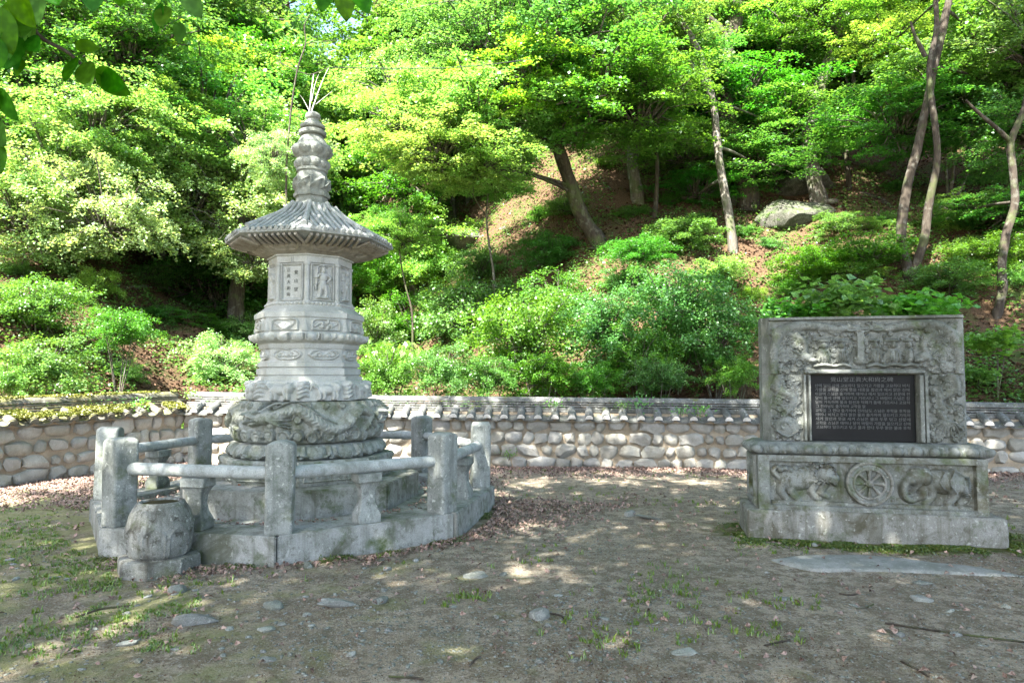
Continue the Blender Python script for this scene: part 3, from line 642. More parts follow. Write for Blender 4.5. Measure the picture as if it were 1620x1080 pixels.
# baluster: waisted block
def waisted():
    mb = MB(); prof = [(0, .11, .09), (.07, .11, .09), (.09, .10, .085), (.15, .078, .06), (.22, .066, .05), (.29, .070, .055), (.34, .09, .075), (.365, .108, .09), (.37, .115, .095), (.445, .115, .095)]
    V = []; F = []
    for z_, a_, b_ in prof: V += [(-a_, -b_, z_), (a_, -b_, z_), (a_, b_, z_), (-a_, b_, z_)]
    for i in range(len(prof) - 1):
        for k in range(4): F.append((i * 4 + k, i * 4 + (k + 1) % 4, i * 4 + 4 + (k + 1) % 4, i * 4 + 4 + k))
    F.append((3, 2, 1, 0)); m = (len(prof) - 1) * 4; F.append((m, m + 1, m + 2, m + 3)); 
    bm = bmesh.new(); vs = [bm.verts.new(v) for v in V]
    for f in F: bm.faces.new([vs[i] for i in f])
    bmesh.ops.bevel(bm, geom=[e for e in bm.edges if abs(e.verts[0].co.x - e.verts[1].co.x) < .06 and abs(e.verts[0].co.y - e.verts[1].co.y) < .06 and e.calc_length() > .005], offset=.007, segments=1, affect='EDGES')
    bm.verts.ensure_lookup_table(); bm.verts.index_update(); mb.add([v.co.copy() for v in bm.verts], [[v.index for v in f.verts] for f in bm.faces]); bm.free(); return mb.mesh('baluster', M['post'], 30)
me_bal = waisted(); RP = RO - .17
side = 2 * RP * math.sin(R(22.5)); 
mbr = MB(); V, F = tube([(x_, 0, 0) for x_ in np.linspace(-side / 2 + .03, side / 2 - .03, 12)], [.04] + [.058] * 10 + [.04], 16, wob=.05); mbr.add(V, F); me_rail = mbr.mesh('rail', M['rail'], 50)
for k in range(8):
    a = CORN + R(45 * k); tilt = (R(random.uniform(-1, 1)), R(random.uniform(-1, 1)), a + math.pi / 2)
    inst('post', me_post, bal, (RP * math.cos(a), RP * math.sin(a), 0), tilt)
    a2 = a + R(22.5); ra = RP * c225
    inst('rail', me_rail, bal, (ra * math.cos(a2), ra * math.sin(a2), .50), (0, R(random.uniform(-.5, .5)), a2 + math.pi / 2))
    inst('baluster', me_bal, bal, (ra * math.cos(a2), ra * math.sin(a2), 0), (0, 0, a2 + math.pi / 2))
# small red clay cup on the step
pc = on_ground(381, 767, .47); mb = MB(); V, F = tube([(0, 0, z_) for z_ in (0, .01, .05, .09, .095)], [.03, .034, .036, .036, .032], 14); mb.add(V, F)
o = mb.obj('clay_cup', M['clay'], None, 40, (pc.x, pc.y, .471)); tag(o, 'small red clay cup standing on the platform step', 'cup')

# ---------------------------------------------------------------- water basin
bs = thing('stone_basin', 'round dark granite basin with carved lotus petals on an octagonal base slab', 'basin', (-2.93, 5.76, 0)); bs.scale = (.9, .9, 1)
mb = MB(); V, F = rbox(.1, .1, .1); revolve('base_slab', M['basin'], bs, [(-.06, .355), (.10, .355), (.122, .345), (.125, .33)], 1, 8)
rel = Relief(0, 2 * math.pi * .27, .12, .56, .010); cw = 2 * math.pi * .27 / 8
for i in range(8):
    c0 = (i + .35) * cw
    rel.stroke([(c0 - cw * .44, .13), (c0 - cw * .44, .27), (c0 - cw * .34, .335), (c0, .385)], .010, .009, 8); rel.stroke([(c0, .385), (c0 + cw * .34, .335), (c0 + cw * .44, .27), (c0 + cw * .44, .13)], .010, .009, 8)
rel.rough(.002, 9, 2)
revolve('bowl', M['basin'], bs, [(.124, .235), (.16, .262), (.22, .276), (.30, .284), (.38, .28), (.44, .262), (.49, .238), (.53, .212), (.548, .20), (.556, .192), (.555, .168), (.545, .160), (.50, .158), (.44, .16)], 0, 200, rel, .27, cap=False, zres=None, ang=40) if False else None
def bowl():
    prof = [(.124, .235), (.14, .25), (.16, .262), (.19, .27), (.22, .276), (.25, .281), (.28, .283), (.31, .283), (.34, .282), (.37, .280), (.40, .275), (.43, .268), (.46, .259), (.49, .246), (.515, .231), (.53, .219), (.542, .210), (.553, .204), (.562, .196)]
    fine = []
    for i in range(len(prof) - 1):
        for j in range(3): q = j / 3; fine.append((prof[i][0] * (1 - q) + prof[i + 1][0] * q, prof[i][1] * (1 - q) + prof[i + 1][1] * q))
    fine.append(prof[-1]); n = 200; V = []; inner = [(.565, .184), (.563, .172), (.556, .166), (.54, .163), (.50, .162), (.40, .158)]
    for z_, r_ in fine + inner:
        for j in range(n):
            th = 2 * math.pi * j / n; h_ = 0
            if z_ < .50:
                i0 = int((z_ - .12) / .44 * (len(rel.z) - 1)); j0 = int(j / n * (len(rel.x) - 1)); h_ = rel.h[i0, j0] * min(max((.50 - z_) / .06, 0), 1)
            V.append(((r_ + h_) * math.cos(th), (r_ + h_) * math.sin(th), z_))
    m = len(fine) + len(inner); F = [(i * n + j, i * n + (j + 1) % n, (i + 1) * n + (j + 1) % n, (i + 1) * n + j) for i in range(m - 1) for j in range(n)]
    F.append(tuple(range(n))[::-1]); o = MB(); o.V = V; o.F = F; o.obj('bowl', M['basin'], bs, 45)
bowl()
mb = MB(); mb.add([(0.16 * math.cos(i / 32 * 6.2832), .16 * math.sin(i / 32 * 6.2832), .547) for i in range(32)], [tuple(range(32))]); mb.obj('dark_disc', M['opening_dark'], bs, 0)  # disc added below the rim; dark brown stands for the dirty, shaded interior

# ---------------------------------------------------------------- the memorial stele
UX = R(-11.4)
se = thing('memorial_stele', 'wide grey-green granite memorial stele with dragon reliefs, wheel emblem and black inscription plate', 'monument', (2.31, 6.77, 0), UX)
def sbox(name, xa, xb, ya, yb, za, zb, mat, bev=.015, seg=2, parent=se, cuts=0, wob=0):
    V, F = rbox(xb - xa, yb - ya, zb - za, bev, seg, cuts=cuts); mb = MB(); mb.add(V, F, Matrix.Translation(((xa + xb) / 2, (ya + yb) / 2, za)))
    if wob: mb.V = [(x + wob * noise.noise(Vector((x * 4, y * 4, z * 4))), y + wob * noise.noise(Vector((x * 4 + 9, y * 4, z * 4))), z + (wob * noise.noise(Vector((x * 4, y * 4 + 9, z * 4))))) for x, y, z in mb.V]
    return mb.obj(name, mat, parent)
sbox('footing', 0, 2.28, 0, .70, -.12, .302, M['footing'], .028, 3, cuts=3, wob=.018)
ped = sbox('pedestal', .10, 2.16, .105, .60, .30, .83, M['stele_base'], .012)
# pedestal front relief
r_ = Relief(.105, 2.155, .302, .828, .0095); r_.box(.105, 2.155, .302, .828, .001)
r_.box(.105, 2.155, .765, .83, .045); r_.box(.105, 2.155, .30, .345, .05); r_.box(.105, .225, .30, .83, .04); r_.box(2.045, 2.155, .30, .83, .04)
r_.box(.24, 2.03, .345, .385, .022)
for sgn, cx in ((1, .56), (-1, 1.74)):                   # lion and elephant
    X = lambda v: cx + sgn * v * .9
    r_.blob(X(-.08), .60, .21, .115, .065, .15 * sgn); r_.blob(X(.20), .65, .10, .095, .085); r_.blob(X(.0), .62, .13, .10, .07)
    r_.blob(X(.28), .615, .055, .045, .09)
    for lx, lz in ((-.24, .0), (-.13, .0), (.08, .0), (.17, .03)): r_.stroke([(X(lx + .01), .56), (X(lx - .02), .48), (X(lx + .02), .42 + lz), (X(lx + .05), .405 + lz)], (.055, .035, .03), .05)
    if sgn > 0:
        for q in range(14): a = q * .45 + .3; r_.curl(X(.16 + .11 * math.cos(a)), .655 + .085 * math.sin(a), .028, .085)
        for q in range(9): r_.blob(X(-.26 + q * .05), .685 + .012 * (q % 2), .03, .03, .06)
        r_.stroke([(X(-.27), .60), (X(-.33), .66), (X(-.30), .71), (X(-.24), .68)], (.03, .018), .05)
        for q in range(5): r_.stroke([(X(.22), .64 - q * .012), (X(.30), .60 - q * .014)], .008, .095)
    else:
        r_.stroke([(X(.26), .64), (X(.34), .56), (X(.33), .46), (X(.26), .42), (X(.22), .45)], (.045, .035, .02), .07)
        r_.blob(X(.14), .65, .07, .09, .095); r_.stroke([(X(-.03), .71), (X(0.02), .60), (X(-.06), .52)], .012, .08); r_.stroke([(X(-.12), .72), (X(-.08), .60), (X(-.14), .51)], .012, .08)
        r_.stroke([(X(.2), .58), (X(.27), .50), (X(.31), .50)], (.018, .008), .08)
        for q in range(10): r_.stroke([(X(-.28), .66 - .02 * q), (X(-.22), .65 - .02 * q)], .006, .065)
for q in range(24): r_.blob(.26 + q * .075, .70 + .05 * math.sin(q * 2.1), .03, .02, .008)
r_.rough(.005, 12, 4)
r_.panel('relief_panel', M['stele_base'], ped, (0, .104, 0), (1, 0, 0), (0, -1, 0), .01)
r_ = Relief(-.25, .25, .31, .82, .015); r_.frame(-.25, .25, .31, .82, .05, .018); r_.curl(0, .6, .09, .02); r_.stroke([(0, .4), (.08, .5), (-.05, .7), (.05, .76)], .025, .02)
r_.panel('side_panel', M['stele_base'], ped, (.099, .352, 0), (0, 1, 0), (-1, 0, 0), .005)
# wheel
whl = bpy.data.objects.new('dharma_wheel', None); link(whl, se); whl.location = (1.125, .10, .573)
def wtube(r, rr, y, n=56):
    V, F = tube([(r * math.cos(i / n * 6.28319), y, r * math.sin(i / n * 6.28319)) for i in range(n + 1)], rr, 8, False); return V, F
mb = MB(); V = []; F = []
for y_, r_ in ((0.0, .212), (-.055, .212), (-.062, .205), (-.062, .150), (-.030, .143), (-.030, .0)):
    for j in range(64): V.append((r_ * math.cos(j / 64 * 6.28319), y_, r_ * math.sin(j / 64 * 6.28319)))
for i in range(5):
    for j in range(64): F.append((i * 64 + j, i * 64 + (j + 1) % 64, (i + 1) * 64 + (j + 1) % 64, (i + 1) * 64 + j))
mb.add(V, F); wo = mb.obj('wheel_disc', M['stele'], None, 30); wo.parent = whl
mb = MB(); 
for rr, tr in ((.196, .016), (.140, .012)): mb.add(*wtube(rr, tr, -.062))
mb.obj('wheel_rim', M['footing'], whl, 60)
for k in range(8):
    a = R(45 * k); d = Vector((math.cos(a), 0, math.sin(a)))
    mb = MB(); mb.add(*tube([Vector((0, -.050, 0)) + d * q for q in (.03, .08, .145)], [.010, .015, .026], 6)); mb.obj('wheel_spoke', M['footing'], whl, 60)
    a = R(45 * k + 22.5); mb = MB(); mb.add(*tube([(.168 * math.cos(a) , -.062, .168 * math.sin(a)), (.168 * math.cos(a), -.070, .168 * math.sin(a))], [.012, .006], 8)); mb.obj('rim_stud', M['footing'], whl, 60)
mb = MB(); mb.add(*tube([(0, -.02, 0), (0, -.070, 0), (0, -.082, 0)], [.038, .036, .015], 14)); mb.obj('wheel_hub', M['footing'], whl, 60)
# lotus moulding: rounded course with petals on front and both ends
def moulding():
    mb = MB(); per = []; x0, x1, y0, y1 = .14, 2.13, .135, .56; r_ = .04
    n = 14
    pts = []
    for cx, cy, a0 in ((x0, y0, 180), (x1, y0, 270), (x1, y1, 0), (x0, y1, 90)):
        for q in range(7): pts.append((cx, cy, R(a0 + q * 15)))
    # fine perimeter with normals
    fine = []
    m = len(pts)
    for i in range(m):
        a = pts[i]; b = pts[(i + 1) % m]; L = math.hypot(b[0] - a[0], b[1] - a[1]); k = max(1, int(L / .011))
        for j in range(k):
            q = j / k; an = a[2] + ((b[2] - a[2] + math.pi) % (2 * math.pi) - math.pi) * q; fine.append((a[0] + (b[0] - a[0]) * q, a[1] + (b[1] - a[1]) * q, an))
    prof = [(z_, w_) for z_, w_ in zip(np.linspace(.832, .952, 16), [.045, .06, .068, .073, .076, .078, .078, .077, .074, .070, .064, .056, .046, .034, .02, .0])]
    s = 0; V = []; cw = .158; acc = []
    for i, f in enumerate(fine):
        acc.append(s); g = fine[(i + 1) % len(fine)]; s += math.hypot(g[0] - f[0], g[1] - f[1]) + .07 * abs(((g[2] - f[2] + math.pi) % (2 * math.pi)) - math.pi)
    npet = round(s / cw); cw = s / npet
    for (z_, w_) in prof:
        zb = (z_ - .832) / .12
        for i, f in enumerate(fine):
            ph = (acc[i] / cw) % 1; a = (ph - .5) * 2; env = max(1 - abs(a) ** 2.2, 0)
            lob = max(0, 1 - (a / .62) ** 2 - ((zb - .42) / .42) ** 2) ** .5 if (a / .62) ** 2 + ((zb - .42) / .42) ** 2 < 1 else 0
            edge = 1 if .70 < abs(a) < .86 and zb > .1 else 0
            h_ = .042 * lob + .020 * edge * (1 - zb)
            V.append((f[0] + math.cos(f[2]) * (w_ + h_), f[1] + math.sin(f[2]) * (w_ + h_), z_ + .3 * h_ * zb))
    n = len(fine); F = [(i * n + j, i * n + (j + 1) % n, (i + 1) * n + (j + 1) % n, (i + 1) * n + j) for i in range(15) for j in range(n)]
    F.append(tuple(15 * n + j for j in range(n))); F.append(tuple(range(n))[::-1])
    mb.V = V; mb.F = F; mb.obj('lotus_moulding', M['stele'], se, 50)
moulding()
# frame slab: two legs and the lintel block (joint lines as in the photograph), with chamfered outer edges
FY = .235
def chamfer_block(name, poly, z0, z1, mat=M['stele'], parent=se):
    mb = MB(); n = len(poly); V = [(x, y, z0) for x, y in poly] + [(x, y, z1) for x, y in poly]
    F = [tuple(range(n))[::-1], tuple(range(n, 2 * n))] + [(i, (i + 1) % n, n + (i + 1) % n, n + i) for i in range(n)]; mb.add(V, F)
    return mb.obj(name, mat, parent, 20)
XL, XR, OL, OR = .205, 2.06, .655, 1.625
leg_l = chamfer_block('frame_leg', [(XL, FY + .07), (XL + .06, FY), (OL, FY), (OL, .50), (XL, .50)], .953, 1.619)
leg_r = chamfer_block('frame_leg', [(OR, FY), (XR - .015, FY), (XR, FY + .015), (XR, .50), (OR, .50)], .953, 1.619)
lint = chamfer_block('lintel', [(XL, FY + .07), (XL + .06, FY), (XR - .015, FY), (XR, FY + .015), (XR, .50), (XL, .50)], 1.622, 2.195)
sbox('back_slab', OL + .002, OR - .002, FY + .11, .50, .954, 1.618, M['stele'], 0.0)
def fill(rl, n, xa, xb, za, zb, avoid=None, r0=.022, r1=.045, ht=.024):
    for _ in range(n):
        x, z = random.uniform(xa, xb), random.uniform(za, zb)
        if avoid and avoid(x, z): continue
        rl.curl(x, z, random.uniform(r0, r1), ht * random.uniform(.7, 1.1), random.choice((-1, 1)))
# lintel relief
r_ = Relief(XL + .06, XR - .016, 1.624, 2.193, .0085); rl = r_
rl.box(XL, XR, 2.165, 2.2, .03)
fill(rl, 190, XL + .09, XL + .36, 1.64, 2.1, r0=.016, r1=.032, ht=.032); fill(rl, 210, 1.68, XR - .08, 1.64, 2.1, r0=.016, r1=.032, ht=.032); fill(rl, 260, .5, 1.8, 1.70, 2.12, ht=.026, r0=.012, r1=.026)
for sgn, cx in ((1, XL + .10), (-1, XR - .06)):
    X = lambda v: cx + sgn * v
    rl.stroke([(X(.0), 1.63), (X(.0), 1.80), (X(.05), 2.0), (X(.20), 2.10), (X(.42), 2.10), (X(.62), 2.07), (X(.74), 2.09), (X(.85), 2.05)], (.04, .05, .05, .035, .02), .048, scales=.028)
    rl.stroke([(X(.12), 2.03), (X(.28), 1.97), (X(.30), 1.85), (X(.18), 1.80), (X(.12), 1.88)], (.035, .02), .04, scales=.025)
    rl.blob(X(.30), 1.79, .07, .05, .055); rl.blob(X(.36), 1.76, .055, .03, .055); rl.curl(X(.24), 1.73, .045, .05)
    for q in range(6): rl.stroke([(X(.27), 1.80), (X(.20 - .02 * q), 1.86 + .012 * q)], (.012, .005), .05)
# figures under canopies and a pillar
rl.stroke([(.99 + .1, 2.03), (1.0 + .1, 2.06), (1.17, 2.04), (1.26, 2.10)], .015, .03)
rl.stroke([(.62, 2.10), (.80, 2.07), (.92, 2.11), (1.02, 2.05), (1.16, 2.07), (1.30, 2.05), (1.42, 2.11), (1.6, 2.08)], .012, .035)
rl.box(1.085, 1.155, 1.76, 2.04, .035); rl.blob(1.12, 1.75, .06, .04, .045)
for cx, s_ in ((.78, 1.2), (.95, 1.0), (1.25, .9), (1.42, 1.25), (1.56, .8)):
    rl.blob(cx, 1.80, .06 * s_, .085, .045); rl.blob(cx, 1.905, .032 * s_, .036, .055); rl.blob(cx, 1.95, .055 * s_, .02, .05); rl.stroke([(cx - .07 * s_, 1.70), (cx, 1.715), (cx + .07 * s_, 1.70)], .018, .05)
    for q in range(4): rl.stroke([(cx - .03 + q * .02, 1.85), (cx - .045 + q * .03, 1.74)], .006, .052)
rl.box(OL - .06, OR + .04, 1.625, 1.672, .04); rl.box(OL - .035, OR + .015, 1.625, 1.65, .055)
rl.rough(.004, 30, 1); rl.panel('dragon_relief', M['stele'], lint, (0, FY - .001, 0), (1, 0, 0), (0, -1, 0), .003)
# leg reliefs
for leg, xa, xb, sgn in ((leg_l, XL + .062, OL - .002, 1), (leg_r, OR + .002, XR - .017, -1)):
    rl = Relief(xa, xb, .956, 1.617, .0085); w_ = xb - xa
    ia, ib = (xa, xb - .08) if sgn > 0 else (xa + .085, xb)
    fill(rl, 120, ia + .03, ib - .03, .98, 1.6, r0=.016, r1=.036, ht=.034)
    cx = (ia + ib) / 2
    rl.stroke([(cx - .06 * sgn, 1.61), (cx - .09 * sgn, 1.48), (cx + .06 * sgn, 1.38), (cx + .02 * sgn, 1.26), (cx - .04, 1.2)], (.045, .04, .02), .05, scales=.028)
    if sgn > 0: rl.blob(cx, 1.09, .12, .11, .05, 0, .35); rl.curl(cx - .03, 1.10, .05, .06); rl.stroke([(cx - .1, 1.05), (cx, 1.0), (cx + .1, 1.06)], .012, .06)
    else:
        for q in range(9): rl.stroke([(cx + (q - 4) * .012, 1.16), (cx + (q - 4) * .034, 1.02 + .004 * (q - 4) ** 2)], (.016, .010), .05)
        rl.stroke([(cx - .06, 1.25), (cx, 1.14), (cx + .08, 1.10)], (.03, .02), .05, scales=.02)
    if sgn > 0: rl.box(xb - .075, xb - .045, .956, 1.617, .038); rl.box(xb - .032, xb, .956, 1.617, .045)
    else: rl.box(xa, xa + .045, .956, 1.617, .045); rl.box(xa + .058, xa + .085, .956, 1.617, .038)
    rl.rough(.004, 30, 6); rl.panel('carved_relief', M['stele'], leg, (0, FY - .001, 0), (1, 0, 0), (0, -1, 0), .003)
plq = sbox('inscription_plate', OL + .004, OR - .004, FY + .035, FY + .112, .956, 1.616, M['black'], .002, 1)
rx = (R(90), 0, 0)
inst('letters', text_mesh('覺山堂正眞大和尙之碑', .052, M['letters'], .0008), plq, ((OL + OR) / 2, FY + .0335, 1.565), rx, (1.12, 1, 1))
syl = '스님은 전라남도 에서 태어나 출가하여 참선과 교학을 두루 닦고 대중을 이끌며 가람을 일으키고 후학을 기르시니 산문에 덕화가 가득하여 그 뜻을 돌에 새겨 오래 전하고자 한다 맑은 물과 푸른 산에 달이 비치고 바람이 고요하다'.split()
random.seed(11)
for row in range(11):
    line = ''; lim = 30 if row != 5 else 17
    while len(line) < lim: line += random.choice(syl) + ' '
    line = line[:lim].rstrip()
    me = text_mesh(line, .036, M['letters'], .0008); wd = max(v.co.x for v in me.vertices) - min(v.co.x for v in me.vertices)
    tw = .87 if row != 5 else .46
    inst('letters', me, plq, ((OL + OR) / 2 - (0 if row != 5 else .2), FY + .0335, 1.505 - row * .0415), rx, (tw / wd, 1, 1))
random.seed(21)
# pale bedrock showing in the dirt before the stele
def slabrock(name, label, cat, pts, th, mat, grp=None):
    c = sum((Vector(p) for p in pts), Vector()) / len(pts)
    outer = smoothline([Vector(p) for p in pts] + [Vector(pts[0])], 5)[:-1]; n = len(outer); V = []; F = []
    for s_, z_ in ((1.04, -.04), (1.0, .25 * th), (.93, .75 * th), (.75, th), (.4, th * 1.1)):
        for q in outer:
            r_ = q - c; v = c + r_ * s_; V.append((v.x - c.x, v.y - c.y, z_ + th * .5 * noise.noise(Vector((v.x * 4, v.y * 4, 3)))))
    for i in range(4):
        for j in range(n): F.append((i * n + j, i * n + (j + 1) % n, (i + 1) * n + (j + 1) % n, (i + 1) * n + j))
    F.append(tuple(4 * n + j for j in range(n)))
    mb = MB(); mb.V = V; mb.F = F; o = mb.obj(name, mat, None, 50, (c.x, c.y, gh(c.x, c.y))); return tag(o, label, cat, grp)
slabrock('bedrock_slab', 'long pale slab of bedrock level with the dirt before the stele', 'rock', [on_ground(x, y) for x, y in ((1222, 886), (1290, 879), (1400, 883), (1480, 892), (1570, 903), (1625, 915), (1600, 915), (1500, 910), (1400, 905), (1300, 903), (1245, 893))], .02, M['palerock'])

# ---------------------------------------------------------------- tile-capped stone walls
def rock_mesh(seed, sub=2, box=.6, name='stone', mat=None, rough=.12, cuts=5, ang=38):
    bm = bmesh.new(); bmesh.ops.create_icosphere(bm, subdivisions=sub, radius=1)
    for v in bm.verts:
        c = v.co.copy(); m = max(abs(c.x), abs(c.y), abs(c.z)); q = c / m
        c = c.lerp(q, box); c *= 1 + rough * noise.noise(c * 1.3 + Vector((seed * 7.1, seed, 0))) * 2 + rough * .4 * noise.noise(c * 3.5 + Vector((seed, 0, 0)))
        v.co = c
    rr = random.Random(seed * 13 + 5)
    for _ in range(cuts):
        n_ = Vector((rr.gauss(0, 1), rr.gauss(0, 1), rr.gauss(0, 1))).normalized(); d_ = rr.uniform(.62, .92) if cuts > 12 else rr.uniform(.72, .98)
        for v in bm.verts:
            q = v.co.dot(n_)
            if q > d_: v.co -= n_ * (q - d_) * .92
    me = bpy.data.meshes.new(name); bm.to_mesh(me); bm.free(); me.polygons.foreach_set('use_smooth', [True] * len(me.polygons)); me.set_sharp_from_angle(angle=R(ang)); me.materials.append(mat); return me
WS = [rock_mesh(i, 2, random.uniform(.3, .8), 'stone', M['wallstone'], .16) for i in range(16)]
def halfpipe(r, L, th, n=8, arch=True, taper=1.0, sag=1.0):       # along +y from 0 to L; arch up or pan down
    V = []; F = []
    for y_, k in ((0, 1), (L, taper)):
        for rr in (r, r - th):
            for i in range(n + 1):
                a = math.pi * i / n; V.append((rr * k * math.cos(a), y_, (rr * math.sin(a) if arch else -rr * math.sin(a) * sag)))
    m = n + 1
    for i in range(n):
        F += [(i, i + 1, 2 * m + i + 1, 2 * m + i), (m + i, 3 * m + i, 3 * m + i + 1, m + i + 1), (i, m + i, m + i + 1, i + 1), (2 * m + i, 2 * m + i + 1, 3 * m + i + 1, 3 * m + i)]
    F += [(0, 2 * m, 3 * m, m), (n, m + n, 3 * m + n, 2 * m + n)]
    return V, F
SP = .30
tiles = {}
for key in ('tile', 'tile_mossy'):
    mt = M[key]; mb = MB(); mb.add(*halfpipe(.070, .36, .014)); a = mb.mesh('cover_tile', mt, 50)
    mb = MB(); mb.add(*halfpipe(.150, .38, .018, arch=False, sag=.42)); V = []; nn_ = 10
    for i in range(nn_ + 1):
        a_ = math.pi * i / nn_
        V += [(.148 * math.cos(a_), -.004, -.148 * math.sin(a_) * .40), (.150 * math.cos(a_), -.010, -.150 * math.sin(a_) * .42 - .022 * math.sin(a_) ** .5), (.150 * math.cos(a_), .012, -.150 * math.sin(a_) * .42 - .022 * math.sin(a_) ** .5)]
    mb.add(V, [(i * 3 + q, i * 3 + 1 + q, i * 3 + 4 + q, i * 3 + 3 + q) for i in range(nn_) for q in (0, 1)]); b = mb.mesh('pan_tile', mt, 50)
    mb = MB(); V, F = rbox(.30, .17, .030, .004, 1); mb.add(V, F); c_ = mb.mesh('ridge_tile', mt)
    mb = MB(); mb.add(*halfpipe(.085, .31, .016, taper=.94)); d = mb.mesh('cap_tile', mt, 50)
    tiles[key] = (a, b, c_, d)
mb = MB(); V = [(.066 * math.cos(math.pi * i / 10), -.012, .066 * math.sin(math.pi * i / 10) - .012) for i in range(11)]; V += [(x, .05, z) for x, y, z in V]
F = [tuple(range(11)), tuple(range(11, 22))[::-1]] + [(i, i + 11, i + 12, i + 1) for i in range(10)]; mb.add(V, F); me_end_ = {'tile': mb.mesh('plaster_end', M['lime'], 40), 'tile_mossy': mb.mesh('plaster_end', M['tile_mossy'], 40)}
def build_wall(name, label, segs, key, stone_rows):
    w_ = thing(name, label, 'wall', (segs[0][0].x, segs[0][0].y, 0)); o0 = w_.location.copy()
    cov, pan, rid, cap = tiles[key]
    for A, B, zA, zB in segs:
        d = (B - A); L = d.length; d.normalize(); nrm = Vector((d.y, -d.x)); ang = math.atan2(d.y, d.x)
        def P(u, v, z): q = A + d * u + nrm * v; return (q.x - o0.x, q.y - o0.y, z - o0.z)
        ze = lambda u: zA + (zB - zA) * u / L - .385          # eave height from ridge height
        # core
        mb = MB(); V = []
        for u in (0, L):
            for v in (-.04, -.44):
                for zt in (-.3, 1): V.append(P(u, v, zt if zt < 0 else ze(u) + .10))
        mb.add(V, [(0, 4, 5, 1), (2, 3, 7, 6), (1, 5, 7, 3), (0, 2, 6, 4), (0, 1, 3, 2), (4, 6, 7, 5)]); mb.obj('mortar_core', M['mortar'], w_, 0)
        # stones
        rows = stone_rows; H = .90; z0 = -.04
        hs = np.array([random.uniform(.9, 1.2) for _ in range(rows)]); hs = hs / hs.sum()
        for r_ in range(rows):
            u = random.uniform(-.1, 0); zlow = hs[:r_].sum(); 
            while u < L:
                wd = random.choice((random.uniform(.17, .26), random.uniform(.26, .46))) * (1.15 if r_ == 0 else 1); uc = min(max(u + wd / 2, .05), L - .05); top = ze(uc) - .0
                hh = (top - z0) * hs[r_]; zc = z0 + (top - z0) * zlow + hh / 2
                big = 1.0 if random.random() > .12 else .8
                o = inst('stone', random.choice(WS), w_, P(uc, -.05 + random.uniform(-.01, .015), zc + random.uniform(-.01, .01)), (random.uniform(-.15, .15), random.uniform(-.17, .17), ang + (math.pi if random.random() < .5 else 0)), (wd * .50 * big, .085 * random.uniform(.85, 1.25), hh * random.uniform(.46, .56) * big))
                u += wd * .98
        # roof tiles
        nT = int(L / SP)
        sl = math.atan2(.13, .32)
        for i in range(nT + 1):
            u = (i + .5) * L / (nT + 1); e = ze(u); j = random.uniform(-.006, .006)
            inst('pan_tile', pan, w_, P(u + .0, .155 + j, e + .036), (sl, random.uniform(-.03, .03), ang))
            inst('cover_tile', cov, w_, P(u + L / (nT + 1) / 2, .165 + j, e + .022), (sl, random.uniform(-.04, .04), ang))
            inst('plaster_end', me_end_[key], w_, P(u + L / (nT + 1) / 2, .17 + j, e + .022), (sl, 0, ang))
            for q in range(3):
                inst('ridge_tile', rid, w_, P(u + (.15 if q % 2 else 0), -.22 + (.10 - .012 * q) * 0, e + .155 + q * .044), (random.uniform(-.02, .02), random.uniform(-.02, .02), ang), (L / (nT + 1) / .305, 1.25 - .12 * q, 1))
            o = inst('cap_tile', cap, w_, P(u - .15, -.22, e + .288), (0, random.uniform(-.02, .02), ang - math.pi / 2), (1.05, L / (nT + 1) / .30, 1.0))
        mb = MB(); V = [P(0, -.12, ze(0) + .16), P(L, -.12, ze(L) + .16), P(L, -.62, ze(L) + .02), P(0, -.62, ze(0) + .02)]; V += [(x, y, z - .05) for x, y, z in V]
        mb.add(V, [(0, 1, 2, 3), (7, 6, 5, 4), (0, 4, 5, 1), (1, 5, 6, 2), (2, 6, 7, 3), (3, 7, 4, 0)]); mb.obj('rear_slope', M[key], w_, 0)
        mb = MB(); V = [P(0, -.10, ze(0) + .05), P(L, -.10, ze(L) + .05), P(L, .08, ze(L) - .012), P(0, .08, ze(0) - .012)]; V += [(x, y, z - .035) for x, y, z in V]
        mb.add(V, [(0, 1, 2, 3), (7, 6, 5, 4), (0, 4, 5, 1), (1, 5, 6, 2), (2, 6, 7, 3), (3, 7, 4, 0)]); mb.obj('clay_bed', M['mortar'], w_, 0)
        # ridge ends
    return w_
zr0 = 1.33
build_wall('court_wall', 'long fieldstone court wall with grey tiled coping running behind stupa and stele', [(P0, Vector((-2.5, P0.y + (P1.y - P0.y) * 3.55 / 11.55)), 1.33, 1.265), (Vector((-2.5, P0.y + (P1.y - P0.y) * 3.55 / 11.55)), P1, 1.265, 1.20), (P1, P2, 1.20, 1.13)], 'tile', 4)
build_wall('side_wall', 'short fieldstone wall with thick mossy tiled coping meeting the long wall at the corner', [(PL, P0, 1.19, 1.33)], 'tile_mossy', 4)

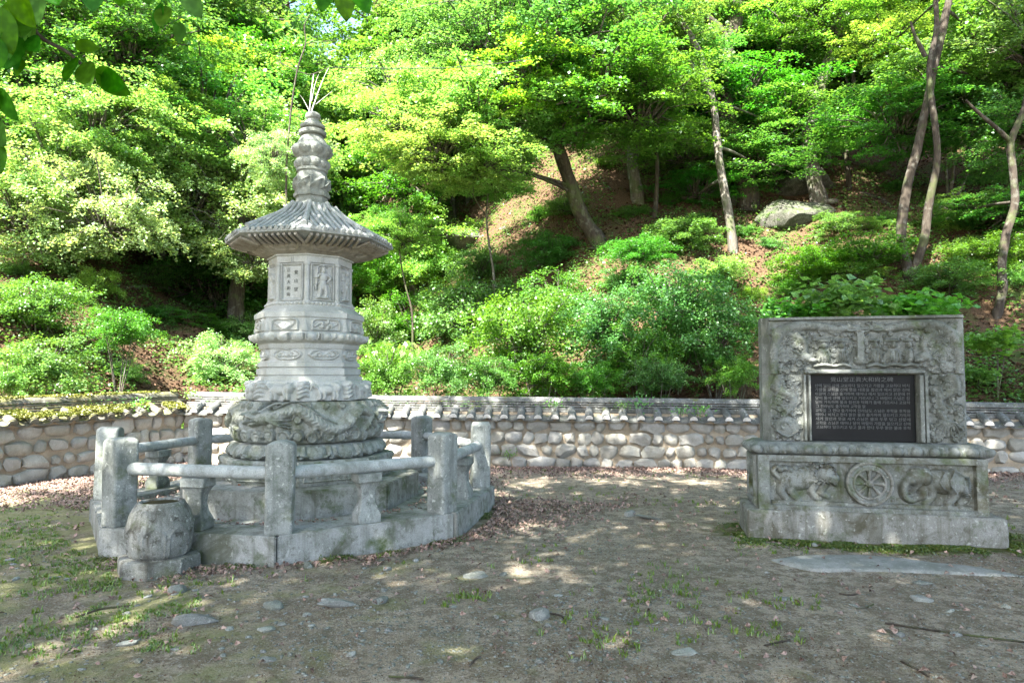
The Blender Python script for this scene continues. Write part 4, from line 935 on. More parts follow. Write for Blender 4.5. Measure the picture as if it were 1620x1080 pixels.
# ---------------------------------------------------------------- leaves and trees
def leaves_np(C, D, Nn, size, wr=.42, fold=.12):
    """C centres, D long axis, Nn normals -> folded four-point leaves"""
    D = D / np.linalg.norm(D, axis=1, keepdims=True); S = np.cross(D, Nn); S /= np.linalg.norm(S, axis=1, keepdims=True) + 1e-9; Nn = np.cross(S, D)
    L = size[:, None]
    a = C - D * L * .5; b = C + S * L * wr - D * L * .05 + Nn * L * fold; c = C + D * L * .5 - Nn * L * .05; d = C - S * L * wr - D * L * .05 + Nn * L * fold
    V = np.stack([a, b, c, d], 1).reshape(-1, 3); F = np.arange(len(V)).reshape(-1, 4); return V, F
def crown_mesh(name, mat, seed, rad, hgt, nspray, nleaf, lsize, slen=.75, swid=.4, droop=.25, flat=.25, shell=.55, wr=.42, twig=True):
    g = np.random.default_rng(seed); Cs = []; Ds = []; Ns = []; Sz = []; tw = []
    for i in range(nspray):
        v = g.normal(size=3); v /= np.linalg.norm(v); v[2] = v[2] * 1.0
        rr = g.uniform(shell, 1) if g.random() > .25 else g.uniform(.1, shell)
        c = v * rr * np.array([rad, rad, hgt]); 
        out = np.array([v[0], v[1], 0]) + g.normal(size=3) * np.array([.5, .5, .0]); out /= np.linalg.norm(out) + 1e-6
        per = np.array([-out[1], out[0], 0]); n = int(nleaf * g.uniform(.6, 1.3)); sl_ = slen * g.uniform(.7, 1.3); sw_ = swid * g.uniform(.7, 1.3)
        a = g.beta(1.4, 1.2, n) * 2 - 1; b = g.normal(size=n) * .45 * np.sqrt(np.clip(1 - a * a, .05, 1))
        tilt = g.normal() * flat * .9; lean = g.normal() * flat * .8
        P = c + out * (a * sl_)[:, None] + per * (b * sw_)[:, None]
        P[:, 2] += lean * a * sl_ - droop * (np.clip(a, -.2, 1) ** 2) * sl_ - .25 * np.abs(b) * sw_ + tilt * b * sw_ + g.normal(size=n) * .035 * (1 + 3 * flat)
        d = out + per * (b * 1.2)[:, None] + g.normal(size=(n, 3)) * .45; d[:, 2] -= .25
        nn = np.array([0, 0, 1.]) + out * .35 + g.normal(size=(n, 3)) * (flat + .18)
        Cs.append(P); Ds.append(d); Ns.append(nn); Sz.append(lsize * g.uniform(.65, 1.25, n))
        if twig: tw.append((c * .25 * np.array([1, 1, .6]) + np.array([0, 0, -hgt * .35]), c - out * sl_ * .8, c + out * sl_ * .7 - np.array([0, 0, droop * .4 * sl_])))
    V, F = leaves_np(np.concatenate(Cs), np.concatenate(Ds), np.concatenate(Ns), np.concatenate(Sz), wr)
    me_l = mesh_np(name, V, F, mat)
    if twig:
        tv = []; tf = []; b = len(V)
        for p0, p1, p2 in tw:
            mid = (p0 + p1) / 2 + np.array([0, 0, .08 * rad])
            for (q0, r0), (q1, r1) in (((p0, .018 * rad), (mid, .012 * rad)), ((mid, .012 * rad), (p1, .008 * rad)), ((p1, .006 * rad), (p2, .003 * rad))):
                dd = q1 - q0; u = np.cross(dd, [0, 0, 1.]); u /= np.linalg.norm(u) + 1e-6; w3 = np.cross(dd, u); w3 /= np.linalg.norm(w3) + 1e-6
                base = b + len(tv)
                for q, r_ in ((q0, r0), (q1, r1)):
                    for k in range(3): tv.append(q + r_ * (u * math.cos(k * 2.094) + w3 * math.sin(k * 2.094)))
                for k in range(3): tf.append((base + k, base + (k + 1) % 3, base + 3 + (k + 1) % 3, base + 3 + k))
        me = mesh_np(name, np.concatenate([V, np.array(tv)]), np.concatenate([F, np.array(tf)]), mat)
        me.materials.append(M['bark_mid']); mi = np.zeros(len(F) + len(tf), np.int32); mi[len(F):] = 1; me.polygons.foreach_set('material_index', mi)
        bpy.data.meshes.remove(me_l); return me
    return me_l
CR = {
 'maple': [crown_mesh('crown', M['leaf_maple'], 10 + i, 2.2, 1.5, 95, 200, .082, .70, .42, .25, .22) for i in range(3)],
 'yellow': [crown_mesh('crown', M['leaf_yellow'], 20 + i, 2.0, 1.45, 95, 190, .080, .62, .38, .3, .25) for i in range(2)],
 'pale': [crown_mesh('crown', M['leaf_pale'], 30 + i, 1.7, 1.6, 110, 180, .070, .5, .28, .6, .4) for i in range(2)],
 'shrub': [crown_mesh('crown', M['leaf_shrub'], 40 + i, 1.15, 1.1, 85, 190, .058, .40, .24, .35, .4, .35) for i in range(3)],
 'spring': [crown_mesh('crown', M['leaf_yellow'], 50 + i, 1.15, 1.1, 80, 180, .060, .40, .24, .35, .4, .35) for i in range(1)],
 'dark': [crown_mesh('crown', M['leaf_dark'], 60 + i, 3.2, 2.4, 110, 150, .16, 1.0, .6, .3, .3) for i in range(2)],
 'big': [crown_mesh('crown', M['leaf_big'], 70 + i, .8, .42, 34, 26, .17, .30, .30, .2, .7, .3, .5) for i in range(2)],
 'high': [crown_mesh('crown', M['leaf_maple'], 80, 3.4, 1.5, 62, 120, .17, 1.1, .7, .2, .2)],
}
def branch(mb, p0, p1, r0, r1, n=6, bend=.12, seed=0):
    p0 = Vector(p0); p1 = Vector(p1); L = (p1 - p0).length; off = Vector((noise.noise(p0 * .7 + Vector((seed, 0, 0))), noise.noise(p0 * .7 + Vector((0, seed, 3))), .3)) * L * bend
    pts = [p0.lerp(p1, q / n) + off * math.sin(math.pi * q / n) for q in range(n + 1)]
    mb.add(*tube(pts, [r0 + (r1 - r0) * q / n for q in range(n + 1)], 6))
def tree(label, trunks, crowns, mat='bark_mid', name='tree', cat='tree', group=None, fixed=False):
    """trunks: list of (list of (px,py,Y), r_base, r_top); crowns: (kind,px,py,Y,scale,zscale)"""
    px0, py0, Y0 = trunks[0][0][0]; f = hill_hit(px0, py0) / Y0; f = 1.0 if fixed else min(max(f, .8), 1.5)
    trunks = [([(a_, b_, y_ * f) for a_, b_, y_ in P], r0 * f, r1 * f) for P, r0, r1 in trunks]; crowns = [(k_, a_, b_, y_ * f, s_ * f, z_) for k_, a_, b_, y_, s_, z_ in crowns]
    p0 = at(*trunks[0][0][0]); g0 = gh(p0.x, p0.y); o = thing(name, label, cat, (p0.x, p0.y, g0), 0, group); o0 = Vector((p0.x, p0.y, g0))
    mb = MB(); tops = []; paths = []
    for ti, (P, r0, r1) in enumerate(trunks):
        W = [at(*q) for q in P]
        if ti == 0: W.insert(0, Vector((W[0].x, W[0].y, min(g0, W[0].z) - .3)))
        W = smoothline(W, 5); m = len(W); rad = [r0 + (r1 - r0) * (q / (m - 1)) for q in range(m)]
        if ti == 0:
            for q in range(min(7, m)): rad[q] *= 1 + .55 * (1 - q / 7) ** 2
        W = [q + Vector((noise.noise(q * .8), noise.noise(q * .8 + Vector((9, 0, 0))), 0)) * r0 * .5 for q in W]
        mb.add(*tube([q - o0 for q in W], rad, 10, wob=.22, seed=ti)); paths.append((W, rad)); tops.append(W[-1])
    bb = MB()
    for (kd, px, py, Yc, s, zs) in crowns:
        c = at(px, py, Yc); k = random.choice(CR[kd])
        inst('crown', k, o, c - o0, (0, 0, random.uniform(0, 6.28)), (s, s, s * zs))
        bj, bd = None, 1e9
        for W, rad in paths:
            for q, rr in zip(W[3:], rad[3:]):
                dd = (q - c).length + max(0, q.z - c.z + .3) * 1.5
                if dd < bd: bd, bj, br = dd, q, rr
        if bj is not None and (bj - c).length > .3: bb = MB(); branch(bb, bj - o0, c - o0 - Vector((0, 0, .3 * s)), min(br * .5, .06), .012, seed=px); bb.obj('limb', M[mat], o, 60)
    mb.obj('trunk', M[mat], o, 60)
    return o
# right side
tree('dark leaning tree growing from the bank with a yellow-green maple crown', [([(946, 385, 17), (925, 345, 17), (900, 295, 16.8), (884, 240, 16.6), (868, 195, 16.4)], .22, .14), ([(884, 240, 16.6), (890, 180, 16.6), (905, 110, 16.4), (925, 40, 16.2)], .12, .06), ([(868, 195, 16.4), (800, 150, 15.8), (740, 120, 15.4)], .10, .03)],
     [('yellow', 760, 175, 15.2, 1.0, .8), ('yellow', 690, 235, 15.0, .9, .7), ('yellow', 640, 190, 15.6, .8, .8), ('yellow', 840, 130, 15.4, .9, .8), ('maple', 930, 130, 15.6, 1.05, .9), ('maple', 1010, 170, 15.8, .9, .8), ('maple', 880, 50, 15.5, 1.1, .9), ('maple', 780, 60, 16, 1.0, .9), ('yellow', 755, 250, 15.0, .75, .7), ('maple', 1000, 60, 16.5, 1.1, 1)], 'bark')
tree('slender pale-barked tree leaning left beside the mossy boulder', [([(1160, 398, 14), (1154, 340, 14), (1140, 270, 14), (1133, 210, 14), (1128, 160, 14), (1108, 90, 14), (1062, 0, 14), (1040, -60, 14)], .105, .05), ([(1128, 160, 14), (1100, 110, 13.8), (1070, 80, 13.6)], .05, .02)],
     [('maple', 1090, 240, 15.9, .7, .6), ('maple', 1200, 250, 15.5, .8, .6), ('maple', 1170, 160, 16.1, .9, .7), ('maple', 1050, 110, 16.1, .8, .7), ('maple', 1240, 190, 15.9, .8, .7), ('maple', 1100, 300, 15.7, .5, .6)], 'bark_pale')
tree('thick dark-barked tree with a crooked trunk at top of frame', [([(1185, 330, 20), (1172, 260, 20), (1150, 190, 20), (1146, 120, 20), (1158, 50, 20), (1165, 0, 20), (1180, -80, 20)], .34, .2), ([(1158, 60, 20), (1110, 20, 20), (1060, -40, 20)], .14, .08)],
     [('maple', 1120, -60, 21.5, 1.2, 1), ('maple', 1240, -40, 21.5, 1.2, 1)], 'bark')
tree('grey tree gripping the mossy boulder with flared roots', [([(1293, 322, 16), (1284, 280, 16), (1277, 240, 16.1), (1282, 180, 16.2), (1302, 120, 16.3), (1322, 60, 16.4), (1345, -10, 16.5)], .21, .12), ([(1293, 322, 16), (1322, 318, 15.6)], .12, .05)],
     [('maple', 1340, 110, 17.6, .9, .8), ('maple', 1280, 60, 18.0, 1.0, .8), ('maple', 1390, 40, 18.0, 1.0, .9)], 'bark_mid')
tree('two-stemmed dark tree forking low above the stele', [([(1440, 445, 13), (1428, 370, 13), (1436, 290, 13), (1452, 225, 13), (1468, 160, 13), (1480, 90, 13), (1502, 0, 13), (1515, -60, 13)], .10, .06), ([(1440, 445, 13), (1462, 385, 12.9), (1470, 330, 12.9), (1482, 270, 12.8), (1480, 200, 12.8), (1470, 110, 12.8), (1480, 40, 12.8), (1478, -40, 12.8)], .085, .04), ([(1464, 90, 12.8), (1448, 60, 12.8), (1440, 35, 12.8)], .045, .02)],
     [('maple', 1420, 190, 14.8, .8, .7), ('maple', 1500, 130, 14.6, .85, .7), ('maple', 1550, 60, 14.7, 1.0, .8), ('yellow', 1400, 70, 15.7, .6, .7), ('maple', 1590, 140, 14.7, .9, .8)], 'bark')
tree('thin crooked dark tree at the right edge of the bank', [([(1578, 503, 12.2), (1588, 460, 12.2), (1583, 420, 12.2), (1592, 370, 12.2), (1606, 320, 12.2), (1602, 270, 12.2), (1600, 225, 12.2), (1622, 170, 12.2), (1640, 90, 12.2)], .085, .05), ([(1600, 225, 12.2), (1575, 200, 12.2), (1550, 178, 12.2), (1530, 158, 12.2)], .045, .02)],
     [('maple', 1600, 330, 13.5, .6, .55), ('maple', 1640, 200, 13.6, .8, .8), ('maple', 1520, 330, 14.0, .45, .5), ('maple', 1640, 60, 13.6, .9, .9)], 'bark')
tree('bright white-barked thin saplings in a clump on the right slope', [([(1512, 318, 18), (1528, 280, 18), (1548, 225, 18), (1562, 150, 18), (1575, 60, 18)], .06, .03), ([(1505, 300, 18), (1512, 240, 18), (1520, 160, 18)], .04, .02), ([(1500, 310, 18.2), (1496, 240, 18.2), (1500, 160, 18.2)], .035, .015)],
     [('yellow', 1560, 130, 18, .7, .8), ('maple', 1500, 130, 18.5, .7, .8)], 'bark_pale')
tree('pale twisted tree leaning steeply at the upper right', [([(1490, 230, 21), (1500, 120, 21), (1522, 70, 21), (1548, 20, 21), (1570, -30, 21)], .16, .12)], [('maple', 1560, -40, 21, 1.2, .9), ('yellow', 1440, 120, 22, 1.0, .8)], 'bark_pale')
tree('straight pale tree seen between maple branches uphill', [([(1008, 320, 24), (1004, 260, 24), (1002, 190, 24), (998, 100, 24), (996, 0, 24)], .24, .18)], [('maple', 1000, 40, 24, 1.2, 1), ('yellow', 960, 100, 25, 1, 1)], 'bark_pale')
tree('dark crooked tree behind the boulder with a forked stem', [([(1226, 300, 22), (1222, 210, 22), (1228, 130, 22), (1236, 40, 22), (1240, -40, 22)], .14, .1), ([(1224, 165, 22), (1210, 130, 22), (1200, 100, 22)], .06, .03)], [('yellow', 1260, 40, 22, 1.2, .9), ('maple', 1200, 60, 23, 1, 1)], 'bark')
tree('pale straight tree rising behind the boulder', [([(1304, 260, 24), (1302, 160, 24), (1298, 60, 24), (1306, -40, 24)], .17, .13)], [('yellow', 1370, 90, 24, 1.3, .9), ('yellow', 1320, 0, 24, 1.2, .9)], 'bark_pale')
tree('thin dark tree uphill between the maples with a whitish patch', [([(1078, 300, 23), (1074, 230, 23), (1078, 160, 23), (1080, 60, 23)], .10, .07)], [('yellow', 1060, 20, 23, 1.1, 1)], 'bark')
# centre
tree('young pale sapling with forked stem in front of the bank', [([(782, 440, 13.6), (774, 385, 13.6), (770, 340, 13.6), (774, 290, 13.6), (776, 262, 13.6)], .028, .012), ([(772, 345, 13.6), (755, 320, 13.6), (738, 290, 13.6)], .018, .008)], [('yellow', 735, 265, 13.4, .35, .6), ('yellow', 790, 290, 13.5, .38, .6)], 'bark_pale', 'sapling', 'sapling')
tree('thin dark sapling with curving stem beside the stupa roof', [([(652, 500, 13.4), (642, 455, 13.4), (635, 420, 13.4), (632, 395, 13.4)], .022, .010)], [('yellow', 640, 370, 13.4, .40, .7), ('spring', 610, 355, 13.8, .6, .6)], 'bark', 'sapling', 'sapling')
tree('small white-barked tree with bare twigs showing just above the stupa tip', [([(492, 590, 13.2), (494, 330, 13.2), (492, 250, 13.2), (489, 190, 13.2), (492, 150, 13.2), (496, 118, 13.2)], .026, .008), ([(490, 185, 13.2), (502, 150, 13.2), (512, 124, 13.2), (520, 108, 13.2)], .014, .005), ([(500, 165, 13.2), (516, 152, 13.2), (526, 144, 13.2)], .006, .002), ([(489, 175, 13.2), (480, 158, 13.2), (474, 150, 13.2)], .006, .002), ([(493, 160, 13.2), (498, 135, 13.2), (504, 118, 13.2)], .006, .003)], [('pale', 470, 560, 13.2, .25, .8)], 'bark_white', fixed=True)
tree('bare dark crooked twig tree hanging in the gap above the stupa', [([(455, 470, 15.5), (452, 300, 15.5), (458, 200, 15.5), (470, 112, 15.5), (483, 70, 15.5), (482, 40, 15.5), (492, 22, 15.5)], .03, .010), ([(483, 70, 15.5), (510, 66, 15.5), (555, 62, 15.5)], .008, .004), ([(440, 98, 15.5), (460, 108, 15.5), (490, 118, 15.5), (512, 110, 15.5), (522, 107, 15.5)], .012, .008)], [('pale', 430, 250, 15.8, .5, .9)], 'bark', fixed=True)
mb = MB(); mb.add(*tube([at(x_, y_, 15.6) for x_, y_ in ((522, 107), (560, 107.5), (620, 108.5), (700, 108), (760, 104), (840, 94))], .010, 6)); o = mb.obj('overhead_cable', M['cable'], None, 60); tag(o, 'thin dark cable strung between the trees above the stupa', 'cable')
# left side
tree('stout dark tree trunk half hidden by leaves left of the stupa', [([(372, 498, 15), (376, 460, 15), (386, 410, 15), (384, 350, 15), (370, 280, 15), (350, 180, 15)], .20, .1)],
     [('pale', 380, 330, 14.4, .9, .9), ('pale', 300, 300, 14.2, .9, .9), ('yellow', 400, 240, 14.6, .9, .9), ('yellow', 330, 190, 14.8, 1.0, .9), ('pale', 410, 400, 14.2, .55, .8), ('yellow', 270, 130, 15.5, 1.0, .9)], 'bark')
tree('pale-barked tree with drooping pale foliage at the far left', [([(86, 395, 17), (84, 320, 17), (70, 250, 17), (52, 180, 17), (36, 120, 17), (30, 40, 17)], .16, .1)],
     [('pale', 90, 270, 16, 1.1, .9), ('pale', 170, 330, 15.6, .9, .9), ('pale', 40, 330, 15.4, .9, .9), ('yellow', 150, 190, 16.5, 1.0, .9), ('maple', 40, 170, 17, 1.1, 1), ('maple', 100, 80, 17.5, 1.2, 1), ('maple', 200, 60, 18, 1.2, 1), ('maple', 20, 40, 17.5, 1.2, 1)], 'bark_mid')
tree('slim grey tree with two thin stems on the left slope', [([(142, 400, 15.8), (143, 340, 15.8), (148, 270, 15.8), (145, 200, 15.8)], .055, .035), ([(142, 400, 15.8), (134, 330, 15.8), (126, 260, 15.8)], .04, .02)], [('pale', 210, 250, 15.4, .9, .8), ('yellow', 240, 190, 15.8, .8, .8), ('pale', 120, 380, 15, .5, .7)], 'bark_pale')
tree('leafy tree with yellow-green crown left of the stupa finial', [([(300, 430, 19), (300, 300, 19), (290, 200, 19), (285, 60, 19)], .16, .1)], [('maple', 290, 60, 19, 1.2, 1), ('maple', 370, 110, 19, 1.1, 1), ('yellow', 440, 150, 18.5, .9, 1), ('maple', 390, 20, 20, 1.2, 1), ('pale', 450, 250, 17.5, .8, .9)], 'bark_mid')
tree('leafy tree with dense green crown right of the stupa finial', [([(640, 340, 20), (640, 200, 20), (650, 80, 20), (655, 0, 20)], .16, .1)], [('maple', 650, 60, 19.5, 1.3, 1), ('maple', 720, 20, 19.5, 1.2, 1), ('maple', 620, 130, 19, .8, .8)], 'bark_mid')
for lb, px, py, Y, sg, kd in [('thin dark trunk rising left of the slender pale tree', 1035, 345, 19, 1, 'bark'), ('thin dark trunk just right of the mossy boulder', 1345, 300, 18, -1, 'bark'), ('slim pale trunk between the leaning dark tree and the slender pale one', 1075, 300, 21, 1, 'bark_pale'), ('slim grey trunk between the boulder and the two-stemmed tree', 1385, 250, 20, 1, 'bark_mid'), ('slim dark trunk leaning right beyond the two-stemmed tree', 1530, 260, 20, 1, 'bark'), ('slim dark trunk above the weathered rock ledge', 720, 350, 22, -1, 'bark'), ('slim grey trunk on the left slope above the hollow', 200, 400, 19, 1, 'bark_mid'), ('slim dark trunk left of the stout half-hidden one', 330, 400, 20, -1, 'bark'), ('slim white trunk among drooping pale foliage', 258, 400, 17, 1, 'bark_pale'), ('thin crooked trunk at the top between thick dark tree and boulder tree', 1255, 240, 20, -1, 'bark')]:
    tree(lb, [([(px, py, Y), (px + 5 * sg, py - 90, Y), (px - 6 * sg, py - 190, Y), (px + 12 * sg, py - 300, Y), (px + 18 * sg, py - 420, Y)], .075, .04), ([(px - 3 * sg, py - 150, Y), (px + 20 * sg, py - 210, Y), (px + 45 * sg, py - 250, Y)], .03, .012)], [('maple', px + 40 * sg, py - 260, Y, .75, .9), ('yellow', px - 20, py - 380, Y, .8, .9)], kd)
# wooded slope further away
far = [(-.62, 24), (-.50, 27), (-.40, 25), (-.30, 29), (-.78, 26), (-.70, 33), (-.55, 36), (-.20, 34), (-.12, 27), (-.05, 30), (.03, 27), (.12, 30), (.20, 26), (.28, 30), (.36, 25), (.45, 29), (.53, 24), (.60, 29), (.70, 25), (.80, 30), (-.42, 42), (-.3, 45), (-.15, 46), (0, 42), (.1, 44), (.25, 40), (.4, 42), (.55, 40), (.72, 40), (-.66, 44), (-.85, 40), (-.24, 60), (-.35, 58), (-.45, 60), (-.15, 62), (-.05, 60), (.9, 34), (.65, 46), (-.95, 32)]
for i, (rx_, Yf) in enumerate(far):
    X = rx_ * Yf + random.uniform(-.8, .8); z0 = gh(X, Yf); H = random.uniform(8, 11); o = thing('forest_tree', 'tree with grey trunk in the dense wood up the slope', 'tree', (X, Yf, z0), random.uniform(0, 6.28), 'trees of the wooded slope')
    mb = MB(); lx, ly = random.uniform(-1, 1), random.uniform(-1, 1)
    pts = smoothline([(0, 0, -.5), (lx * .3, ly * .3, H * .3), (lx * .5, ly * .9, H * .6), (lx, ly, H)], 4); mb.add(*tube(pts, [.2 * (1 - .7 * q / (len(pts) - 1)) + .02 for q in range(len(pts))], 8, wob=.2, seed=i)); mb.obj('trunk', M['bark_mid' if i % 2 else 'bark_pale'], o, 60)
    kd = 'dark' if i % 3 else 'high'
    lo = .15 if Yf > 33 or rx_ < .15 else .42
    for q in range(4):
        f_ = lo + (1.0 - lo) * q / 3; s = random.uniform(.75, 1.1) * (1.25 if Yf > 38 else 1)
        crm = random.choice(CR['yellow'] + CR['maple']) if i % 3 and Yf < 50 else random.choice(CR[kd])
        inst('crown', crm, o, (lx * f_ + random.uniform(-1.3, 1.3), ly * f_ + random.uniform(-1.3, 1.3), H * f_ + .5), (0, 0, random.uniform(0, 6.28)), (s * (1.25 if crm.name.startswith('crown') else 1),) * 3)
# shade trees standing beside and behind the visitor (they overhang the court)
def shade_tree(label, X, Yt, crowns):
    o = thing('shade_tree', label, 'tree', (X, Yt, gh(X, Yt))); z0 = gh(X, Yt)
    mb = MB(); pts = smoothline([(0, 0, -.5), (.1, .1, 2.5), (.25, .1, 5), (.1, .4, 7.5), (.3, .5, 9.5)], 5); mb.add(*tube(pts, [.3 * (1 - .65 * q / (len(pts) - 1)) for q in range(len(pts))], 12, wob=.2)); 
    bb = MB()
    for (cx, cy, cz, s) in crowns:
        inst('crown', CR['high'][0], o, (cx - X, cy - Yt, cz - z0), (0, 0, random.uniform(0, 6.28)), (s, s, s * .8))
        bb = MB(); branch(bb, (.2, .3, min(cz - 2.2, 8.5)), (cx - X, cy - Yt, cz - .4), .09, .03); bb.obj('limb', M['bark_mid'], o, 60)
    mb.obj('trunk', M['bark_mid'], o, 60)
shade_tree('tall shade tree standing behind the visitor to the left', -7.5, -4.5, [(-8, -3.5, 9.5, .8), (-5, -2.5, 9.8, .9), (-9.5, -.5, 9, .75), (-5.5, .8, 9.5, .8), (-3.2, -5, 10, .9), (-6.5, 3.2, 9.6, .7), (-8.8, 2.0, 9.4, .6)])
shade_tree('tall shade tree standing behind the visitor to the right', 2.5, -5.5, [(.2, -4, 9.5, .9), (3.5, -3.4, 9.8, .85), (-1.5, -1, 9.4, .85), (2.0, -.5, 9.3, .9), (5, -.8, 9.8, .8), (-2.2, 1.6, 9.6, .75), (.8, 2.6, 9.4, .8), (4.2, 3.2, 9.8, .8), (-3.5, 4.6, 9.8, .6), (-1.0, 6.3, 10.2, .6)])
shade_tree('tall shade tree standing outside the court on the right', 9.5, 4.5, [(7.5, 3, 9.5, .9), (6.2, 6, 10, .9), (9, 7, 10, .9), (4.6, 7.2, 10.4, .8), (6.8, 8.6, 11, .8), (1.6, 6.6, 10, .75), (2.6, 9.0, 11.8, .65), (5.2, 10.2, 12.6, .7), (9.5, 11.5, 14, .7), (12.5, 13, 15, .7), (7, 13, 15.5, .6), (11, 16, 17.5, .7)])

# ---------------------------------------------------------------- shrubs
def shrub(label, kd, px, py, Y, s, zs=1.0, name='shrub', group=None):
    c = at(px, py, Y)
    if c.z - gh(c.x, c.y) > 1.5 * s + .5: Y2 = min(hill_hit(px, py + 12), 26); s *= min(Y2 / Y, 1.35); Y = Y2; c = at(px, py, Y - .4)
    g0 = gh(c.x, c.y); o = thing(name, label, 'shrub', (c.x, c.y, g0), 0, group); me = random.choice(CR[kd])
    inst('foliage', me, o, (0, 0, c.z - g0), (0, 0, random.uniform(0, 6.28)), (s, s, s * zs)); mb = MB()
    for q in range(5): a = q * 1.26 + random.random(); branch(mb, (.03 * math.cos(a), .03 * math.sin(a), -.1), (s * .6 * math.cos(a), s * .6 * math.sin(a), max(c.z - g0 - .1, .3)), .016, .005, 4)
    mb.obj('stems', M['bark_mid'], o, 60); return o
SH_ = [
 ('low bright shrub directly behind the long wall next to the stupa drum', 'shrub', 610, 590, 13.2, .62, .9),
 ('broad-leaved green shrub spreading right of the stupa', 'shrub', 655, 520, 13.6, .95, .9),
 ('tall feathery green shrub at the centre behind the wall', 'shrub', 745, 500, 13.6, 1.05, 1.0),
 ('dense dark green shrub behind the middle of the wall', 'shrub', 830, 530, 13.8, 1.0, 1.0),
 ('low spreading shrub with layered twigs over the wall coping', 'shrub', 855, 590, 13.1, .62, .7),
 ('feathery upright shrub in shade on the bank', 'shrub', 960, 520, 14.2, .95, .9),
 ('compact shrub behind the wall below the bare red soil', 'shrub', 940, 600, 13.2, .5, .7),
 ('tall pinnate-leaved shrub left of the stele against the bank', 'shrub', 1070, 480, 14.0, 1.0, .9),
 ('green shrub halfway between wall and pale slender tree', 'shrub', 1130, 530, 13.6, .85, 1.0),
 ('small yellow-green shrub behind the wall near the stele', 'spring', 1160, 590, 13.0, .45, .8),
 ('small green shrub beside the yellow-green one near the stele', 'shrub', 1040, 595, 13.0, .55, .7),
 ('sunlit yellow shrub beneath the thin dark sapling', 'spring', 600, 440, 14.2, .9, .8),
 ('bright yellow-green bush touching the stupa body on its right side', 'spring', 680, 420, 15.0, .95, .8),
 ('sunlit bush below the leaning dark tree', 'shrub', 760, 420, 14.8, .7, .7),
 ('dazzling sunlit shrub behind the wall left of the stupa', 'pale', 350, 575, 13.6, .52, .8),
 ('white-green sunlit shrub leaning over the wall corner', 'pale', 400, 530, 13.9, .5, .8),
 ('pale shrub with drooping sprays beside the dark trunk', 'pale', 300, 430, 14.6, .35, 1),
 ('broad pale-leaved bush above the mossy side wall', 'shrub', 70, 580, 11.8, .72, .8),
 ('yellow-green weedy bush behind the side wall at the frame edge', 'spring', 15, 600, 11.2, .45, .8),
 ('green thicket on the left slope under the pale tree', 'shrub', 60, 480, 14.0, .8, .8),
 ('small green bush clinging to the left slope', 'shrub', 190, 520, 14.0, .6, .8),
 ('loose green bush in the hollow of the left slope', 'spring', 150, 450, 15, .5, .8),
 ('shaded green bush at foot of the two-stemmed tree', 'shrub', 1370, 400, 14.0, .8, .5),
 ('shaded green bush between the boulder and the stele', 'shrub', 1290, 420, 14.0, .75, .5),
 ('dark green bush behind the stele on the right', 'shrub', 1500, 440, 13.0, .7, .5),
 ('green bush hanging below the crooked dark tree', 'shrub', 1570, 400, 13.2, .7, .5),
 ('low bush on the slope left of the boulder', 'shrub', 1080, 370, 16.0, .8, .5),
 ('low bush under the slender pale tree', 'spring', 1140, 430, 13.6, .6, .5),
 ('ferny bush uphill of the red soil', 'shrub', 1010, 400, 16.5, .8, .5),
 ('leafy bush at the roots of the leaning dark tree', 'shrub', 870, 400, 16.0, .8, .6),
]
for a in SH_: shrub(*a)
for a in [('rounded green shrub against the wall coping right of the stupa', 'shrub', 700, 585, 13.2, .6, .9), ('low green shrub against the wall coping below the tall feathery one', 'shrub', 775, 595, 13.2, .55, .8), ('dense green shrub behind the balustrade right of the stupa', 'shrub', 600, 525, 13.8, .75, 1), ('spreading shrub between the feathery and the pinnate-leaved ones', 'shrub', 1010, 560, 13.5, .7, .9), ('shaded shrub on the bank above the dense dark green one', 'shrub', 890, 480, 14.6, .85, .8), ('low bright shrub on the slope beside the yellow-green bush', 'spring', 720, 470, 14.6, .7, .8)]: shrub(*a)
random.seed(77)
ug = [(900, 330), (1000, 340), (1060, 320), (1110, 350), (1180, 370), (1215, 390), (1330, 360), (1400, 350), (1500, 360), (1540, 390), (1600, 440), (1340, 440), (1250, 460), (1190, 470), (980, 450), (860, 340), (820, 300), (960, 260), (1060, 260), (1230, 350), (1420, 300), (1560, 290), (100, 430), (230, 440), (260, 500), (190, 590), (30, 430), (330, 520), (1380, 270), (1600, 350), (1040, 400), (700, 330), (620, 300), (560, 330)]
for i_, (px, py) in enumerate(ug): shrub('small leafy undergrowth bush on the wooded slope', random.choice(('shrub', 'shrub', 'maple', 'spring')), px, py, hill_hit(px, py), random.uniform(.35, .6), random.uniform(.5, .8), 'bush', 'undergrowth bushes on the slope')
BIG = [('large-leaved maple seedling rising just over the stele top', 1330, 472, 10.9, .95, .8), ('large-leaved maple seedling spreading over the stele right corner', 1440, 482, 10.9, .9, .7), ('large-leaved seedling at left behind the stele top edge', 1265, 490, 11.2, .7, .7), ('large-leaved seedling right of the stele shoulder', 1575, 535, 10.9, .6, .8), ('large-leaved seedling low beside the stele right flank', 1545, 590, 11.2, .45, .8), ('large-leaved plant behind the wall right of the stupa', 625, 575, 13.0, .75, 1.3)]
for lb, px, py, Y, s, zs in BIG:
    c = at(px, py, Y + 2.0); g0 = gh(c.x, c.y); o = thing('seedling', lb, 'plant', (c.x, c.y, g0)); inst('foliage', random.choice(CR['big']), o, (0, 0, c.z - g0), (0, 0, random.uniform(0, 6)), (s * 1.15, s * 1.15, s * zs))
    mb = MB(); branch(mb, (0, 0, -.1), (.05, 0, c.z - g0), .014, .006, 4); branch(mb, (.03, 0, .2), (.4 * s, 0, c.z - g0), .01, .004, 4); mb.obj('stems', M['bark_mid'], o, 60)

